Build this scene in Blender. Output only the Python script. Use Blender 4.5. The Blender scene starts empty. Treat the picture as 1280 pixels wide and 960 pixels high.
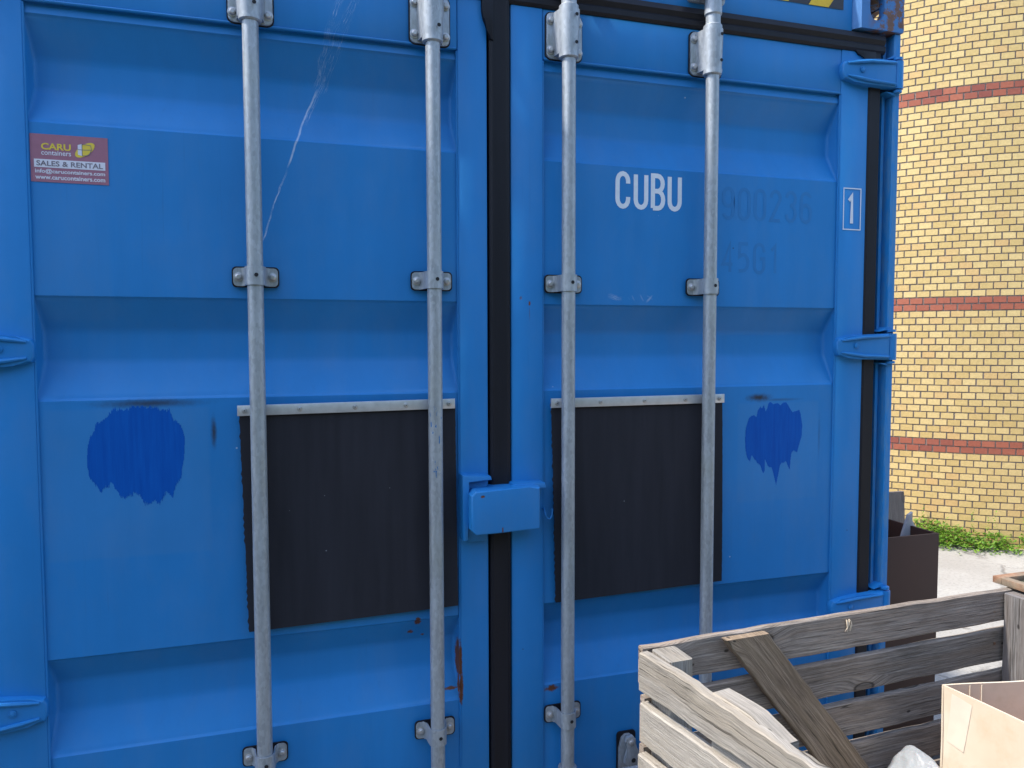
import bpy, bmesh, math, random
from mathutils import Vector, Matrix, noise as mn
R = math.radians
H = 1.878                      # camera height; wall heights below are written relative to it
scene = bpy.context.scene
# ------------------------------------------------------------------ camera
cam = bpy.data.cameras.new("camera"); camo = bpy.data.objects.new("camera", cam)
scene.collection.objects.link(camo); scene.camera = camo
cam.sensor_width = 36; cam.lens = 940/1280*36; cam.clip_start = .02; cam.clip_end = 2000
yaw, pit, rol = R(17.127), R(3.108), R(-.117)
fw = Vector((math.sin(yaw)*math.cos(pit), math.cos(yaw)*math.cos(pit), -math.sin(pit)))
rt = Vector((math.cos(yaw), -math.sin(yaw), 0)); up = rt.cross(fw)
r2 = rt*math.cos(rol)+up*math.sin(rol); u2 = -rt*math.sin(rol)+up*math.cos(rol)
m = Matrix((r2, u2, -fw)).transposed().to_4x4(); m.translation = Vector((-.5216, -1.8169, H))
camo.matrix_world = m
# ------------------------------------------------------------------ light
SUN_EL, SUN_N = R(56), R(9)    # elevation; azimuth: from -x, turned towards +y
w = bpy.data.worlds.new("World"); scene.world = w; w.use_nodes = True
nt = w.node_tree; bg = nt.nodes['Background']
sky = nt.nodes.new('ShaderNodeTexSky'); sky.sky_type = 'NISHITA'; sky.sun_disc = False
sky.sun_elevation = SUN_EL; sdir = Vector((-math.cos(SUN_N)*math.cos(SUN_EL), math.sin(SUN_N)*math.cos(SUN_EL), math.sin(SUN_EL)))
sky.sun_rotation = math.atan2(sdir.x, sdir.y) % (2*math.pi)
sky.air_density = 1.0; sky.dust_density = 1.2; sky.ozone_density = 1.0
nt.links.new(sky.outputs[0], bg.inputs[0]); bg.inputs[1].default_value = .15
sl = bpy.data.lights.new("sun", 'SUN'); sl.energy = 2.0; sl.angle = R(3); sl.color = (1, .95, .86)
so = bpy.data.objects.new("sun", sl); scene.collection.objects.link(so)
so.rotation_euler = sdir.to_track_quat('Z', 'Y').to_euler()
scene.view_settings.view_transform = 'Standard'; scene.view_settings.look = 'None'
scene.view_settings.exposure = 1.68; scene.view_settings.gamma = 1
scene.render.engine = 'CYCLES'
# ------------------------------------------------------------------ helpers
COL = scene.collection
def new_bm(): return bmesh.new()
def smooth_by_angle(me, ang=32):
    bm = bmesh.new(); bm.from_mesh(me)
    for f in bm.faces: f.smooth = True
    for e in bm.edges:
        if len(e.link_faces) == 2: e.smooth = e.calc_face_angle(0) < R(ang)
        else: e.smooth = False
    bm.to_mesh(me); bm.free()
def obj(name, bm, mats, parent=None, label=None, smooth=True, **props):
    me = bpy.data.meshes.new(name)
    if isinstance(bm, bmesh.types.BMesh):
        bmesh.ops.recalc_face_normals(bm, faces=bm.faces[:]) if not props.pop('keepn', False) else None
        bm.to_mesh(me); bm.free()
    else: me = bm
    o = bpy.data.objects.new(name, me); COL.objects.link(o)
    for mt in (mats if isinstance(mats, (list, tuple)) else [mats]): me.materials.append(mt)
    if smooth: smooth_by_angle(me)
    if parent: o.parent = parent
    if label: o['label'] = label
    for k, v in props.items(): o[k] = v
    return o
def empty(name, label, cat, loc=(0, 0, 0), rz=0, group=None):
    o = bpy.data.objects.new(name, None); COL.objects.link(o); o.location = loc; o.rotation_euler = (0, 0, rz)
    o.empty_display_size = .1; o['label'] = label; o['category'] = cat
    if group: o['group'] = group
    return o
def box(bm, x0, x1, y0, y1, z0, z1, bev=0, mi=0, seg=2):
    vs = [bm.verts.new((x, y, z)) for x in (x0, x1) for y in (y0, y1) for z in (z0, z1)]
    fs = [bm.faces.new([vs[i] for i in q]) for q in ((0,1,3,2),(4,6,7,5),(0,4,5,1),(2,3,7,6),(0,2,6,4),(1,5,7,3))]
    for f in fs: f.material_index = mi
    if bev:
        es = list({e for f in fs for e in f.edges})
        r = bmesh.ops.bevel(bm, geom=es, offset=bev, segments=seg, affect='EDGES', profile=.5)
        for f in r['faces']: f.material_index = mi
    return vs
def prism(bm, pts, y0, y1, bev=0, mi=0, seg=2, axis='y'):
    """polygon pts (x,z) extruded from y0 (front) to y1"""
    def P(p, y):
        return (p[0], y, p[1]) if axis == 'y' else ((p[0], p[1], y) if axis == 'z' else (y, p[0], p[1]))
    a = [bm.verts.new(P(p, y0)) for p in pts]; b = [bm.verts.new(P(p, y1)) for p in pts]
    n = len(pts); fs = [bm.faces.new(a), bm.faces.new(b[::-1])]
    for i in range(n): fs.append(bm.faces.new((a[i], b[i], b[(i+1) % n], a[(i+1) % n])))
    for f in fs: f.material_index = mi
    if bev:
        es = list(fs[0].edges)
        r = bmesh.ops.bevel(bm, geom=es, offset=bev, segments=seg, affect='EDGES', profile=.5)
        for f in r['faces']: f.material_index = mi
    return fs
def rrect(cx, cz, w_, h_, r, n=5):
    out = []
    for sx, sz, a0 in ((1, 1, 0), (-1, 1, 90), (-1, -1, 180), (1, -1, 270)):
        for k in range(n+1):
            a = R(a0+90*k/n); out.append((cx+sx*(w_/2-r)+r*math.cos(a), cz+sz*(h_/2-r)+r*math.sin(a)))
    return out
def tube(bm, pts, rad, n=12, mi=0, cap=True):
    """round tube through points; rad number or list"""
    pts = [Vector(p) for p in pts]; rings = []
    for i, p in enumerate(pts):
        t = (pts[min(i+1, len(pts)-1)]-pts[max(i-1, 0)]).normalized()
        a = t.cross(Vector((0, 1, 0))) if abs(t.y) < .9 else t.cross(Vector((1, 0, 0)))
        a.normalize(); b = t.cross(a).normalized(); rr = rad[i] if isinstance(rad, (list, tuple)) else rad
        rings.append([bm.verts.new(p+rr*(math.cos(2*math.pi*k/n)*a+math.sin(2*math.pi*k/n)*b)) for k in range(n)])
    fs = []
    for r0, r1 in zip(rings, rings[1:]):
        for k in range(n): fs.append(bm.faces.new((r0[k], r0[(k+1) % n], r1[(k+1) % n], r1[k])))
    if cap: fs += [bm.faces.new(rings[0][::-1]), bm.faces.new(rings[-1])]
    for f in fs: f.material_index = mi
def dome(bm, x, y, z, r, h, mi=0, n=14):
    """bolt head bulging towards -y from plane y"""
    prof = [(r*1.35, 0), (r*1.35, -.0015), (r*1.02, -.002), (r, -h*.35), (r*.85, -h*.75), (r*.5, -h*.96)]
    rings = [[bm.verts.new((x+a*math.cos(2*math.pi*k/n), y+b, z+a*math.sin(2*math.pi*k/n))) for k in range(n)] for a, b in prof]
    for r0, r1 in zip(rings, rings[1:]):
        for k in range(n): bm.faces.new((r0[k], r0[(k+1) % n], r1[(k+1) % n], r1[k])).material_index = mi
    bm.faces.new(rings[-1]).material_index = mi
def disc(bm, x, y, z, r, mi=0, n=12):
    bm.faces.new([bm.verts.new((x+r*math.cos(2*math.pi*k/n), y, z+r*math.sin(2*math.pi*k/n))) for k in range(n)]).material_index = mi
# ------------------------------------------------------------------ node helper
class N:
    def __init__(s, name):
        s.m = bpy.data.materials.new(name); s.m.use_nodes = True; s.t = s.m.node_tree
        s.b = s.t.nodes['Principled BSDF']; s.out = s.t.nodes['Material Output']
    def n(s, typ, **kw):
        nd = s.t.nodes.new('ShaderNode'+typ)
        for k, v in kw.items():
            if k.startswith('i_'):
                key = k[2:].replace('_', ' ')
                s.set(nd.inputs[key] if key in nd.inputs else nd.inputs[int(key)], v)
            else: setattr(nd, k, v)
        return nd
    def set(s, sock, v):
        if isinstance(v, bpy.types.NodeSocket): s.t.links.new(v, sock)
        else: sock.default_value = v
    def math(s, op, a, b=0, c=None, clamp=False):
        nd = s.t.nodes.new('ShaderNodeMath'); nd.operation = op; nd.use_clamp = clamp
        s.set(nd.inputs[0], a); s.set(nd.inputs[1], b)
        if c is not None: s.set(nd.inputs[2], c)
        return nd.outputs[0]
    def noise(s, vec, scale, detail=4, rough=.55, dist=0):
        nd = s.n('TexNoise'); s.set(nd.inputs['Vector'], vec) if vec else None
        nd.inputs['Scale'].default_value = scale; nd.inputs['Detail'].default_value = detail
        nd.inputs['Roughness'].default_value = rough; nd.inputs['Distortion'].default_value = dist
        return nd.outputs['Fac']
    def mapr(s, v, a, b, c=0, d=1, smooth=False):
        nd = s.n('MapRange'); nd.interpolation_type = 'SMOOTHSTEP' if smooth else 'LINEAR'
        for i, x in enumerate((v, a, b, c, d)): s.set(nd.inputs[i], x)
        return nd.outputs[0]
    def mix(s, f, a, b, mode='MIX'):
        nd = s.n('Mix', data_type='RGBA', blend_type=mode)
        s.set(nd.inputs[0], f)
        for i, x in ((6, a), (7, b)):
            s.set(nd.inputs[i], (*x, 1) if isinstance(x, tuple) and len(x) == 3 else x)
        return nd.outputs[2]
    def mapping(s, vec, scale, loc=(0, 0, 0)):
        nd = s.n('Mapping'); s.set(nd.inputs[0], vec); nd.inputs['Scale'].default_value = scale; nd.inputs['Location'].default_value = loc
        return nd.outputs[0]
    def obj(s): return s.n('TexCoord').outputs['Object']
    def uv(s): return s.n('TexCoord').outputs['UV']
    def bump(s, h, st=.3, dist=.002):
        nd = s.n('Bump'); nd.inputs['Strength'].default_value = st; nd.inputs['Distance'].default_value = dist
        s.set(nd.inputs['Height'], h); s.t.links.new(nd.outputs[0], s.b.inputs['Normal'])
    def fin(s, col=None, rough=None, metal=None, spec=None):
        for k, v in (('Base Color', col), ('Roughness', rough), ('Metallic', metal), ('Specular IOR Level', spec)):
            if v is not None:
                if isinstance(v, tuple) and len(v) == 3: v = (*v, 1)
                s.set(s.b.inputs[k], v)
        return s.m
def plain(name, col, rough=.6, metal=0, var=.12, scale=14, bump=0):
    n = N(name); o = n.obj(); f = n.mapr(n.noise(o, scale, 5), .3, .7, 1-var, 1+var)
    c = n.n('VectorMath', operation='SCALE'); c.inputs[0].default_value = col; n.set(c.inputs['Scale'], f)
    if bump: n.bump(n.noise(o, scale*12, 4), bump)
    return n.fin(c.outputs[0], rough, metal)
# ------------------------------------------------------------------ materials
BLUE = (.0135, .205, .53)
def paint():
    n = N('blue_container_paint'); o = n.obj()
    sep = n.n('SeparateXYZ'); n.set(sep.inputs[0], o); X, Z = sep.outputs[0], sep.outputs[2]
    big = n.mapr(n.noise(o, 1.7, 5, .6), .3, .7, .93, 1.07)
    streak = n.mapr(n.noise(n.mapping(o, (9, 9, .9)), 2.2, 5, .6), .3, .7, .965, 1.035)
    c = n.n('VectorMath', operation='SCALE'); c.inputs[0].default_value = BLUE; n.set(c.inputs['Scale'], n.math('MULTIPLY', big, streak))
    col = c.outputs[0]
    # chalky faded paint
    chalk = n.mapr(n.noise(n.mapping(o, (3, 3, 1.2)), 3.1, 7, .7), .46, .72, 0, .20)
    col = n.mix(chalk, col, (.12, .25, .46))
    wn = n.noise(o, 75, 8, .75); wn2 = n.noise(o, 11, 3, .6)
    def spot(x, z, rx, rz, soft=.5, warp=1.1, s=1):
        dx = n.math('DIVIDE', n.math('SUBTRACT', X, x), rx); dz = n.math('DIVIDE', n.math('SUBTRACT', Z, z+H), rz)
        d = n.math('SQRT', n.math('ADD', n.math('MULTIPLY', dx, dx), n.math('MULTIPLY', dz, dz)))
        d = n.math('ADD', d, n.math('MULTIPLY', n.math('SUBTRACT', wn, .5), warp*2))
        return n.math('MULTIPLY', n.mapr(d, 1-soft, 1, 1, 0, True), s)
    def add(lst):
        a = lst[0]
        for b in lst[1:]: a = n.math('MAXIMUM', a, b)
        return a
    # pale rectangles where placards used to be
    def rect(x0, x1, z0, z1, e=.004):
        a = n.math('MULTIPLY', n.mapr(X, x0-e, x0+e), n.mapr(X, x1-e, x1+e, 1, 0))
        b = n.math('MULTIPLY', n.mapr(Z, z0+H-e, z0+H+e), n.mapr(Z, z1+H-e, z1+H+e, 1, 0))
        return n.math('MULTIPLY', a, b)
    pl = add([rect(-1.005, -.678, -.47, -.142), rect(.70, .968, -.45, -.17), n.math('MULTIPLY', rect(-1.009, -.866, .05, .34, .006), .8)])
    col = n.mix(n.math('MULTIPLY', pl, .10), col, (.13, .26, .42))
    # grime
    gr = add([spot(-.80, -.131, .15, .014, 1, .35, .85), spot(-.668, -.20, .009, .05, 1, .45, .95),
              spot(.768, -.155, .055, .016, 1, .5, 1), spot(.84, -.162, .09, .006, 1, .2, .45), spot(.973, -.27, .006, .09, 1, .25, .3)])
    col = n.mix(gr, col, (.025, .03, .045))
    # rust
    ru = add([spot(-.101, -.80, .0055, .06, .4, .75), spot(-.099, -.87, .006, .05, .4, .8), spot(-.205, -.69, .009, .012, .4, 1.8), spot(-.222, -.722, .010, .006, .4, 1.6),
              spot(-.19, -.735, .006, .004, .5), spot(-.170, -.905, .008, .022, .5), spot(-.122, -.876, .02, .005, .5),
              spot(.147, -.907, .015, .012, .5), spot(.147, -.907, .03, .008, .7, 1.8, .8), spot(.083, .100, .0035, .008, .5, .5), spot(.060, .114, .004, .006, .6, .9, .6),
              spot(.083, .075, .0015, .025, 1, .3, .6), spot(-.06, -.37, .006, .004, .6), spot(-.01, -.455, .003, .010, .6),
              spot(-.998, -.96, .003, .02, .6, .6), spot(-.16, -.505, .01, .003, .8, .8, .5)])
    col = n.mix(ru, col, n.mix(wn, (.05, .018, .012), (.22, .075, .03)))
    # pale scratches: long slanting scrape on the left leaf and scratched marks on the right one
    def line(x0, z0, x1, z1, wd, dens, sc=230):
        L = math.hypot(x1-x0, z1-z0); ux, uz = (x1-x0)/L, (z1-z0)/L
        px = n.math('SUBTRACT', X, x0); pz = n.math('SUBTRACT', Z, z0+H)
        t = n.math('ADD', n.math('MULTIPLY', px, ux), n.math('MULTIPLY', pz, uz))
        d = n.math('ABSOLUTE', n.math('ADD', n.math('SUBTRACT', n.math('MULTIPLY', px, -uz), n.math('MULTIPLY', pz, -ux)), n.math('MULTIPLY', n.math('SUBTRACT', wn2, .5), .02)))
        msk = n.math('MULTIPLY', n.mapr(d, wd*.3, wd, 1, 0), n.math('MULTIPLY', n.mapr(t, 0, .02), n.mapr(t, L-.02, L, 1, 0)))
        co = n.n('CombineXYZ'); n.set(co.inputs[0], n.math('MULTIPLY', t, 22)); n.set(co.inputs[1], n.math('MULTIPLY', d, sc*2.2))
        nz = n.noise(co.outputs[0], 1.0, 6, .8)
        return n.math('MULTIPLY', msk, n.mapr(nz, dens, dens+.1))
    sc = add([line(-.325, .84, -.425, .585, .017, .54), line(-.36, .86, -.43, .60, .010, .52), line(-.425, .60, -.50, .40, .0028, .38), line(-.50, .40, -.56, .22, .0022, .44), line(-.41, .63, -.455, .50, .006, .5),
              line(.300, .124, .345, .118, .008, .46), line(.37, .127, .378, .110, .0025, .3), line(.36, .122, .366, .112, .0015, .3),
              line(.392, .128, .404, .108, .002, .35), line(.43, .13, .41, .108, .003, .35), line(.412, .125, .432, .112, .002, .4)])
    col = n.mix(n.math('MULTIPLY', sc, .62), col, (.62, .70, .80))
    # thin grimy runs below edges and in the recesses
    run = n.math('MULTIPLY', n.mapr(n.noise(n.mapping(o, (34, 34, 1.3)), 2.0, 5, .7), .60, .80), n.mapr(n.noise(o, 1.9, 3), .45, .65))
    col = n.mix(n.math('MULTIPLY', run, .30), col, (.02, .06, .16))
    # sparse tiny chips
    vo = n.n('TexVoronoi'); n.set(vo.inputs['Vector'], o); vo.inputs['Scale'].default_value = 13
    cd = n.n('SeparateColor'); n.set(cd.inputs[0], vo.outputs['Color'])
    chip = n.math('MULTIPLY', n.mapr(vo.outputs['Distance'], .02, .035, 1, 0), n.math('GREATER_THAN', cd.outputs[0], .78))
    col = n.mix(n.math('MULTIPLY', chip, .8), col, n.mix(n.math('GREATER_THAN', cd.outputs[1], .5), (.5, .6, .7), (.02, .03, .05)))
    hgt = n.math('ADD', n.math('MULTIPLY', n.noise(o, 2.6, 4), 1.8), n.math('MULTIPLY', n.noise(o, 160, 3), .03))
    n.bump(n.math('SUBTRACT', hgt, n.math('MULTIPLY', ru, .2)), .35, .006)
    return n.fin(col, n.mapr(n.noise(o, 6, 5), .3, .7, .42, .58), 0, .4)
M_BLUE = paint()
def dark_rubber(name, col, rough):
    n = N(name); o = n.obj()
    f = n.mapr(n.noise(n.mapping(o, (14, 14, 1.2)), 3, 5), .3, .7, .85, 1.18)
    c = n.n('VectorMath', operation='SCALE'); c.inputs[0].default_value = col; n.set(c.inputs['Scale'], f)
    vo = n.n('TexVoronoi'); n.set(vo.inputs['Vector'], o); vo.inputs['Scale'].default_value = 26
    cd = n.n('SeparateColor'); n.set(cd.inputs[0], vo.outputs['Color'])
    sp = n.math('MULTIPLY', n.mapr(vo.outputs['Distance'], .03, .05, 1, 0), n.math('GREATER_THAN', cd.outputs[0], .80))
    colr = n.mix(n.math('MULTIPLY', sp, .6), c.outputs[0], (.3, .3, .32))
    n.bump(n.noise(o, 5, 3), .2, .01)
    return n.fin(colr, rough, 0, .28)
M_GASK = dark_rubber('black_door_rubber', (.012, .0115, .016), .5)
M_MAT = dark_rubber('dark_rubber_sheet', (.022, .0215, .028), .75)
def galv():
    n = N('galvanised_steel'); o = n.obj()
    vo = n.n('TexVoronoi'); n.set(vo.inputs['Vector'], n.mapping(o, (1, 1, .5))); vo.inputs['Scale'].default_value = 190
    cd = n.n('SeparateColor'); n.set(cd.inputs[0], vo.outputs['Color'])
    st = n.noise(n.mapping(o, (30, 30, 3)), 2.2, 6, .65)
    v = n.math('ADD', n.math('MULTIPLY', cd.outputs[0], .09), n.mapr(st, .3, .7, .29, .42))
    co = n.n('CombineXYZ'); n.set(co.inputs[0], n.math('MULTIPLY', v, .93)); n.set(co.inputs[1], n.math('MULTIPLY', v, 1.0)); n.set(co.inputs[2], n.math('MULTIPLY', v, 1.06))
    col = n.mix(n.mapr(n.noise(o, 4.3, 6, .7), .52, .7, 0, .35), co.outputs[0], (.36, .38, .33))
    sep = n.n('SeparateXYZ'); n.set(sep.inputs[0], o)     # a few scuffs of blue paint on one rod
    band = n.math('MULTIPLY', n.mapr(n.math('ABSOLUTE', n.math('ADD', sep.outputs[0], .168)), .012, .02, 1, 0), n.mapr(n.math('ABSOLUTE', n.math('SUBTRACT', sep.outputs[2], H-.245)), .07, .10, 1, 0))
    col = n.mix(n.math('MULTIPLY', band, n.mapr(n.noise(n.mapping(o, (60, 60, 22)), 1.6, 4, .6), .60, .62)), col, (.03, .17, .42))
    rub = n.math('MULTIPLY', n.mapr(n.noise(n.mapping(o, (40, 40, 7)), 1, 7, .75), .62, .68), n.mapr(n.noise(o, 2.2, 3), .48, .6))
    col = n.mix(n.math('MULTIPLY', rub, .5), col, (.13, .12, .11))
    n.bump(n.math('ADD', cd.outputs[0], n.noise(o, 60, 3)), .12, .0015)
    return n.fin(col, n.mapr(st, .3, .7, .42, .60), .45, .5)
M_GALV = galv()
M_ALU = plain('aluminium_strip', (.62, .62, .63), .42, .6, .1, 40)
M_SCREW = plain('screw_steel', (.50, .49, .48), .38, .6)
M_HOLE = plain('dark_hole', (.012, .012, .014), .8)
M_WHITE = plain('white_stencil_paint', (.74, .77, .82), .5, 0, .05, 60)
M_GHOST = plain('overpainted_lettering', (.0135, .181, .468), .5, 0, .05, 30)
def blob_mat():
    n = N('fresh_dark_blue_paint'); o = n.obj()
    st = n.noise(n.mapping(o, (46, 46, 3)), 2.4, 5, .6)
    col = n.mix(n.mapr(st, .35, .7, 0, 1), (.0012, .082, .40), (.0025, .108, .47))
    n.bump(st, .2, .002)
    return n.fin(col, .45, 0, .15)
M_BLOB = blob_mat()
M_YEL = plain('hazard_yellow', (.80, .50, .02), .5, 0, .08, 30)
M_BLK = plain('hazard_black', (.035, .033, .04), .5)
M_STK = plain('sticker_faded_red', (.36, .145, .20), .5, 0, .06, 60)
M_STW = plain('sticker_white', (.74, .72, .78), .5, 0, .03)
M_STY = plain('sticker_yellow', (.80, .58, .06), .5, 0, .04)
M_STG = plain('sticker_grey', (.20, .17, .20), .5)
def wood(name, c0, c1, c2, rough=.8, knots=1.0):
    n = N(name); uv = n.uv()
    vo = n.n('TexVoronoi', voronoi_dimensions='2D'); n.set(vo.inputs['Vector'], n.mapping(uv, (3.6, 9.5, 1))); vo.inputs['Scale'].default_value = 1.0; vo.inputs['Randomness'].default_value = 1
    cd = n.n('SeparateColor'); n.set(cd.inputs[0], vo.outputs['Color'])
    has = n.math('MULTIPLY', n.math('GREATER_THAN', cd.outputs[0], .66), knots)
    kd = vo.outputs['Distance']
    infl = n.math('MULTIPLY', n.mapr(kd, 0, .42, 1, 0, True), has)
    sep = n.n('SeparateXYZ'); n.set(sep.inputs[0], uv)
    lowf = n.noise(n.mapping(uv, (2.2, 5, 1)), 1.0, 3)
    vv = n.math('ADD', sep.outputs[1], n.math('ADD', n.math('MULTIPLY', infl, .022), n.math('MULTIPLY', lowf, .010)))
    co = n.n('CombineXYZ'); n.set(co.inputs[0], sep.outputs[0]); n.set(co.inputs[1], vv)
    g1 = n.noise(n.mapping(co.outputs[0], (7, 240, 1)), 1, 6, .7)
    g2 = n.noise(n.mapping(co.outputs[0], (14, 700, 1)), 1, 4, .7)
    g3 = n.noise(n.mapping(co.outputs[0], (1.8, 42, 1)), 1, 3, .5)
    col = n.mix(n.mapr(g1, .38, .62), c0, c1); col = n.mix(n.mapr(g3, .42, .66, 0, .75), col, c2)
    col = n.mix(n.mapr(g2, .5, .66, 0, .5), col, tuple(x*.4 for x in c0))
    # long dry cracks
    ck = n.noise(n.mapping(co.outputs[0], (1.3, 75, 1)), 1, 2, .4); crack = n.mapr(n.math('ABSOLUTE', n.math('SUBTRACT', ck, .5)), .0, .010, 1, 0)
    crack = n.math('MULTIPLY', crack, n.mapr(n.noise(n.mapping(uv, (3, 9, 1)), 1, 2), .5, .58))
    col = n.mix(n.math('MULTIPLY', crack, .85), col, (.02, .016, .013))
    # knots
    ring = n.math('MULTIPLY', n.mapr(kd, .075, .12, 1, 0), has); rim = n.math('MULTIPLY', n.mapr(n.math('ABSOLUTE', n.math('SUBTRACT', kd, .105)), 0, .028, 1, 0), has)
    col = n.mix(n.math('MULTIPLY', ring, .6), col, tuple(x*.42 for x in c2)); col = n.mix(n.math('MULTIPLY', rim, .9), col, (.03, .022, .018))
    blot = n.mapr(n.noise(n.mapping(uv, (6, 14, 1)), 1.2, 5, .65), .54, .78, 0, .5)
    col = n.mix(blot, col, tuple(x*.5 for x in c0))
    # nail / worm holes
    v2 = n.n('TexVoronoi', voronoi_dimensions='2D'); n.set(v2.inputs['Vector'], n.mapping(uv, (11, 22, 1))); v2.inputs['Scale'].default_value = 1
    c2_ = n.n('SeparateColor'); n.set(c2_.inputs[0], v2.outputs['Color'])
    nh = n.math('MULTIPLY', n.mapr(v2.outputs['Distance'], .05, .09, 1, 0), n.math('GREATER_THAN', c2_.outputs[0], .88))
    col = n.mix(n.math('MULTIPLY', nh, .8), col, (.02, .015, .012))
    rnd = n.n('NewGeometry').outputs['Random Per Island']
    c = n.n('VectorMath', operation='SCALE'); n.set(c.inputs[0], col); n.set(c.inputs['Scale'], n.mapr(rnd, 0, 1, .84, 1.14))
    h = n.math('SUBTRACT', n.math('ADD', n.math('MULTIPLY', g1, .9), n.math('MULTIPLY', g2, .8)), n.math('ADD', n.math('MULTIPLY', crack, 1.4), n.math('MULTIPLY', rim, .6)))
    n.bump(h, .75, .0035)
    return n.fin(c.outputs[0], rough, 0, .25)
M_WOOD = wood('weathered_grey_wood', (.16, .13, .105), (.46, .385, .32), (.29, .22, .165))
M_WOODL = wood('bleached_wood', (.27, .24, .205), (.43, .39, .335), (.35, .30, .235))
M_WOODB = wood('brown_brace_wood', (.16, .11, .072), (.37, .275, .185), (.22, .155, .095))
M_WOODP = wood('streaked_post_wood', (.15, .135, .125), (.34, .32, .31), (.22, .18, .155))
def cardboard(name, a, b):
    n = N(name); o = n.obj()
    f = n.noise(o, 3.2, 4, .6); g = n.noise(n.mapping(o, (60, 60, 4)), 3, 3)
    col = n.mix(n.mapr(f, .38, .62), a, b); col = n.mix(n.mapr(n.noise(o, 9, 5, .7), .5, .75, 0, .45), col, (.47, .33, .18))
    n.bump(n.math('ADD', n.math('MULTIPLY', f, 3), n.math('MULTIPLY', g, .25)), .3, .004)
    return n.fin(col, .75, 0, .25)
M_CARD = cardboard('pale_cardboard', (.60, .49, .36), (.68, .60, .48))
M_CARDIN = cardboard('cardboard_inside', (.60, .45, .33), (.68, .53, .41))
M_TAPE = plain('milky_packing_tape', (.70, .58, .46), .3, 0, .06, 20)
def bagm():
    n = N('white_plastic_sack'); o = n.obj(); f = n.noise(o, 14, 6, .65, .6)
    n.bump(f, .8, .01); n.b.inputs['Subsurface Weight'].default_value = .1
    return n.fin(n.mix(f, (.22, .23, .235), (.32, .33, .335)), .38, 0, .45)
M_BAG = bagm()
M_BIN = plain('dark_brown_sheet', (.060, .021, .010), .7, 0, .1, 3)
M_PLY = wood('grey_plywood', (.18, .14, .115), (.30, .24, .20), (.22, .175, .14), knots=.4)
M_PLYL = plain('light_grey_offcut', (.40, .37, .36), .7, 0, .12, 25)
def rustm(name, lo=.45):
    n = N(name); o = n.obj(); f = n.noise(o, 26, 6, .7)
    col = n.mix(n.mapr(f, .35, .65), (.16, .07, .04), (.34, .20, .12)); col = n.mix(n.mapr(n.noise(o, 9, 4), .5, .62, 0, lo), col, (.16, .19, .15))
    n.bump(f, .4, .002); return n.fin(col, .85, 0, .3)
M_RUST = rustm('rusty_steel')
def castm():
    n = N('scuffed_blue_casting'); o = n.obj(); f = n.noise(o, 34, 6, .7)
    sep = n.n('SeparateXYZ'); n.set(sep.inputs[0], o)
    msk = n.math('MULTIPLY', n.mapr(f, .47, .53), n.mapr(sep.outputs[0], 1.09, 1.14))
    col = n.mix(msk, (.055, .19, .44), n.mix(n.noise(o, 60, 3), (.09, .05, .04), (.25, .12, .07)))
    n.bump(f, .5, .003); return n.fin(col, .55, 0, .4)
M_CAST = castm()
def flangem():
    n = N('worn_blue_post_paint'); o = n.obj(); f = n.noise(n.mapping(o, (20, 20, 5)), 3, 6, .7)
    col = n.mix(n.mapr(f, .42, .62, 0, .8), BLUE, (.09, .25, .46)); col = n.mix(n.mapr(n.noise(o, 21, 6, .75), .66, .72), col, (.18, .15, .13))
    return n.fin(col, .5, 0, .4)
M_POST = flangem()
def brickm(name, a, b, c_):
    n = N(name); rnd = n.n('NewGeometry').outputs['Random Per Island']; o = n.obj()
    wn = n.n('TexWhiteNoise', noise_dimensions='1D'); n.set(wn.inputs['W'], rnd)
    col = n.mix(rnd, a, b); col = n.mix(n.mapr(wn.outputs['Value'], .80, 1, 0, 1), col, c_)
    f = n.noise(o, 45, 5, .7); sc = n.n('VectorMath', operation='SCALE'); n.set(sc.inputs[0], col); n.set(sc.inputs['Scale'], n.mapr(f, .3, .7, .88, 1.1))
    n.bump(f, .3, .003); return n.fin(sc.outputs[0], .75, 0, .25)
M_BY = brickm('yellow_brick', (.56, .39, .150), (.67, .49, .215), (.60, .385, .16))
M_BR = brickm('red_brick', (.33, .10, .06), (.40, .13, .075), (.25, .075, .055))
M_MORT = plain('mortar', (.23, .195, .165), .9, 0, .15, 40, .3)
def groundm():
    n = N('pale_concrete_yard'); o = n.obj()
    f = n.noise(o, 1.1, 6, .65); g = n.noise(o, 40, 5, .7)
    col = n.mix(n.mapr(f, .35, .65), (.30, .28, .25), (.38, .36, .325)); col = n.mix(n.mapr(g, .5, .72, 0, .55), col, (.17, .16, .145))
    wv = n.noise(n.mapping(o, (1, 1, 1)), 2.2, 5, .6)
    vo = n.n('TexVoronoi', feature='DISTANCE_TO_EDGE'); wp = n.n('VectorMath', operation='ADD'); n.set(wp.inputs[0], o)
    cx = n.n('CombineXYZ'); n.set(cx.inputs[0], n.math('MULTIPLY', wv, .8)); n.set(cx.inputs[1], n.math('MULTIPLY', f, .8)); n.set(wp.inputs[1], cx.outputs[0])
    n.set(vo.inputs['Vector'], wp.outputs[0]); vo.inputs['Scale'].default_value = .9
    ck = n.math('MULTIPLY', n.mapr(vo.outputs['Distance'], .004, .016, 1, 0), n.mapr(n.noise(o, 2.7, 3), .45, .6))
    col = n.mix(n.math('MULTIPLY', ck, .7), col, (.14, .125, .11))
    n.bump(n.math('SUBTRACT', g, ck), .4, .01); return n.fin(col, .9, 0, .2)
M_GROUND = groundm()
M_DARKGND = plain('darkened_ground', (.045, .044, .043), .9, 0, .25, 1.3, .4)  # unseen foreground darkened to cut light bounced up onto the doors
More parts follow.
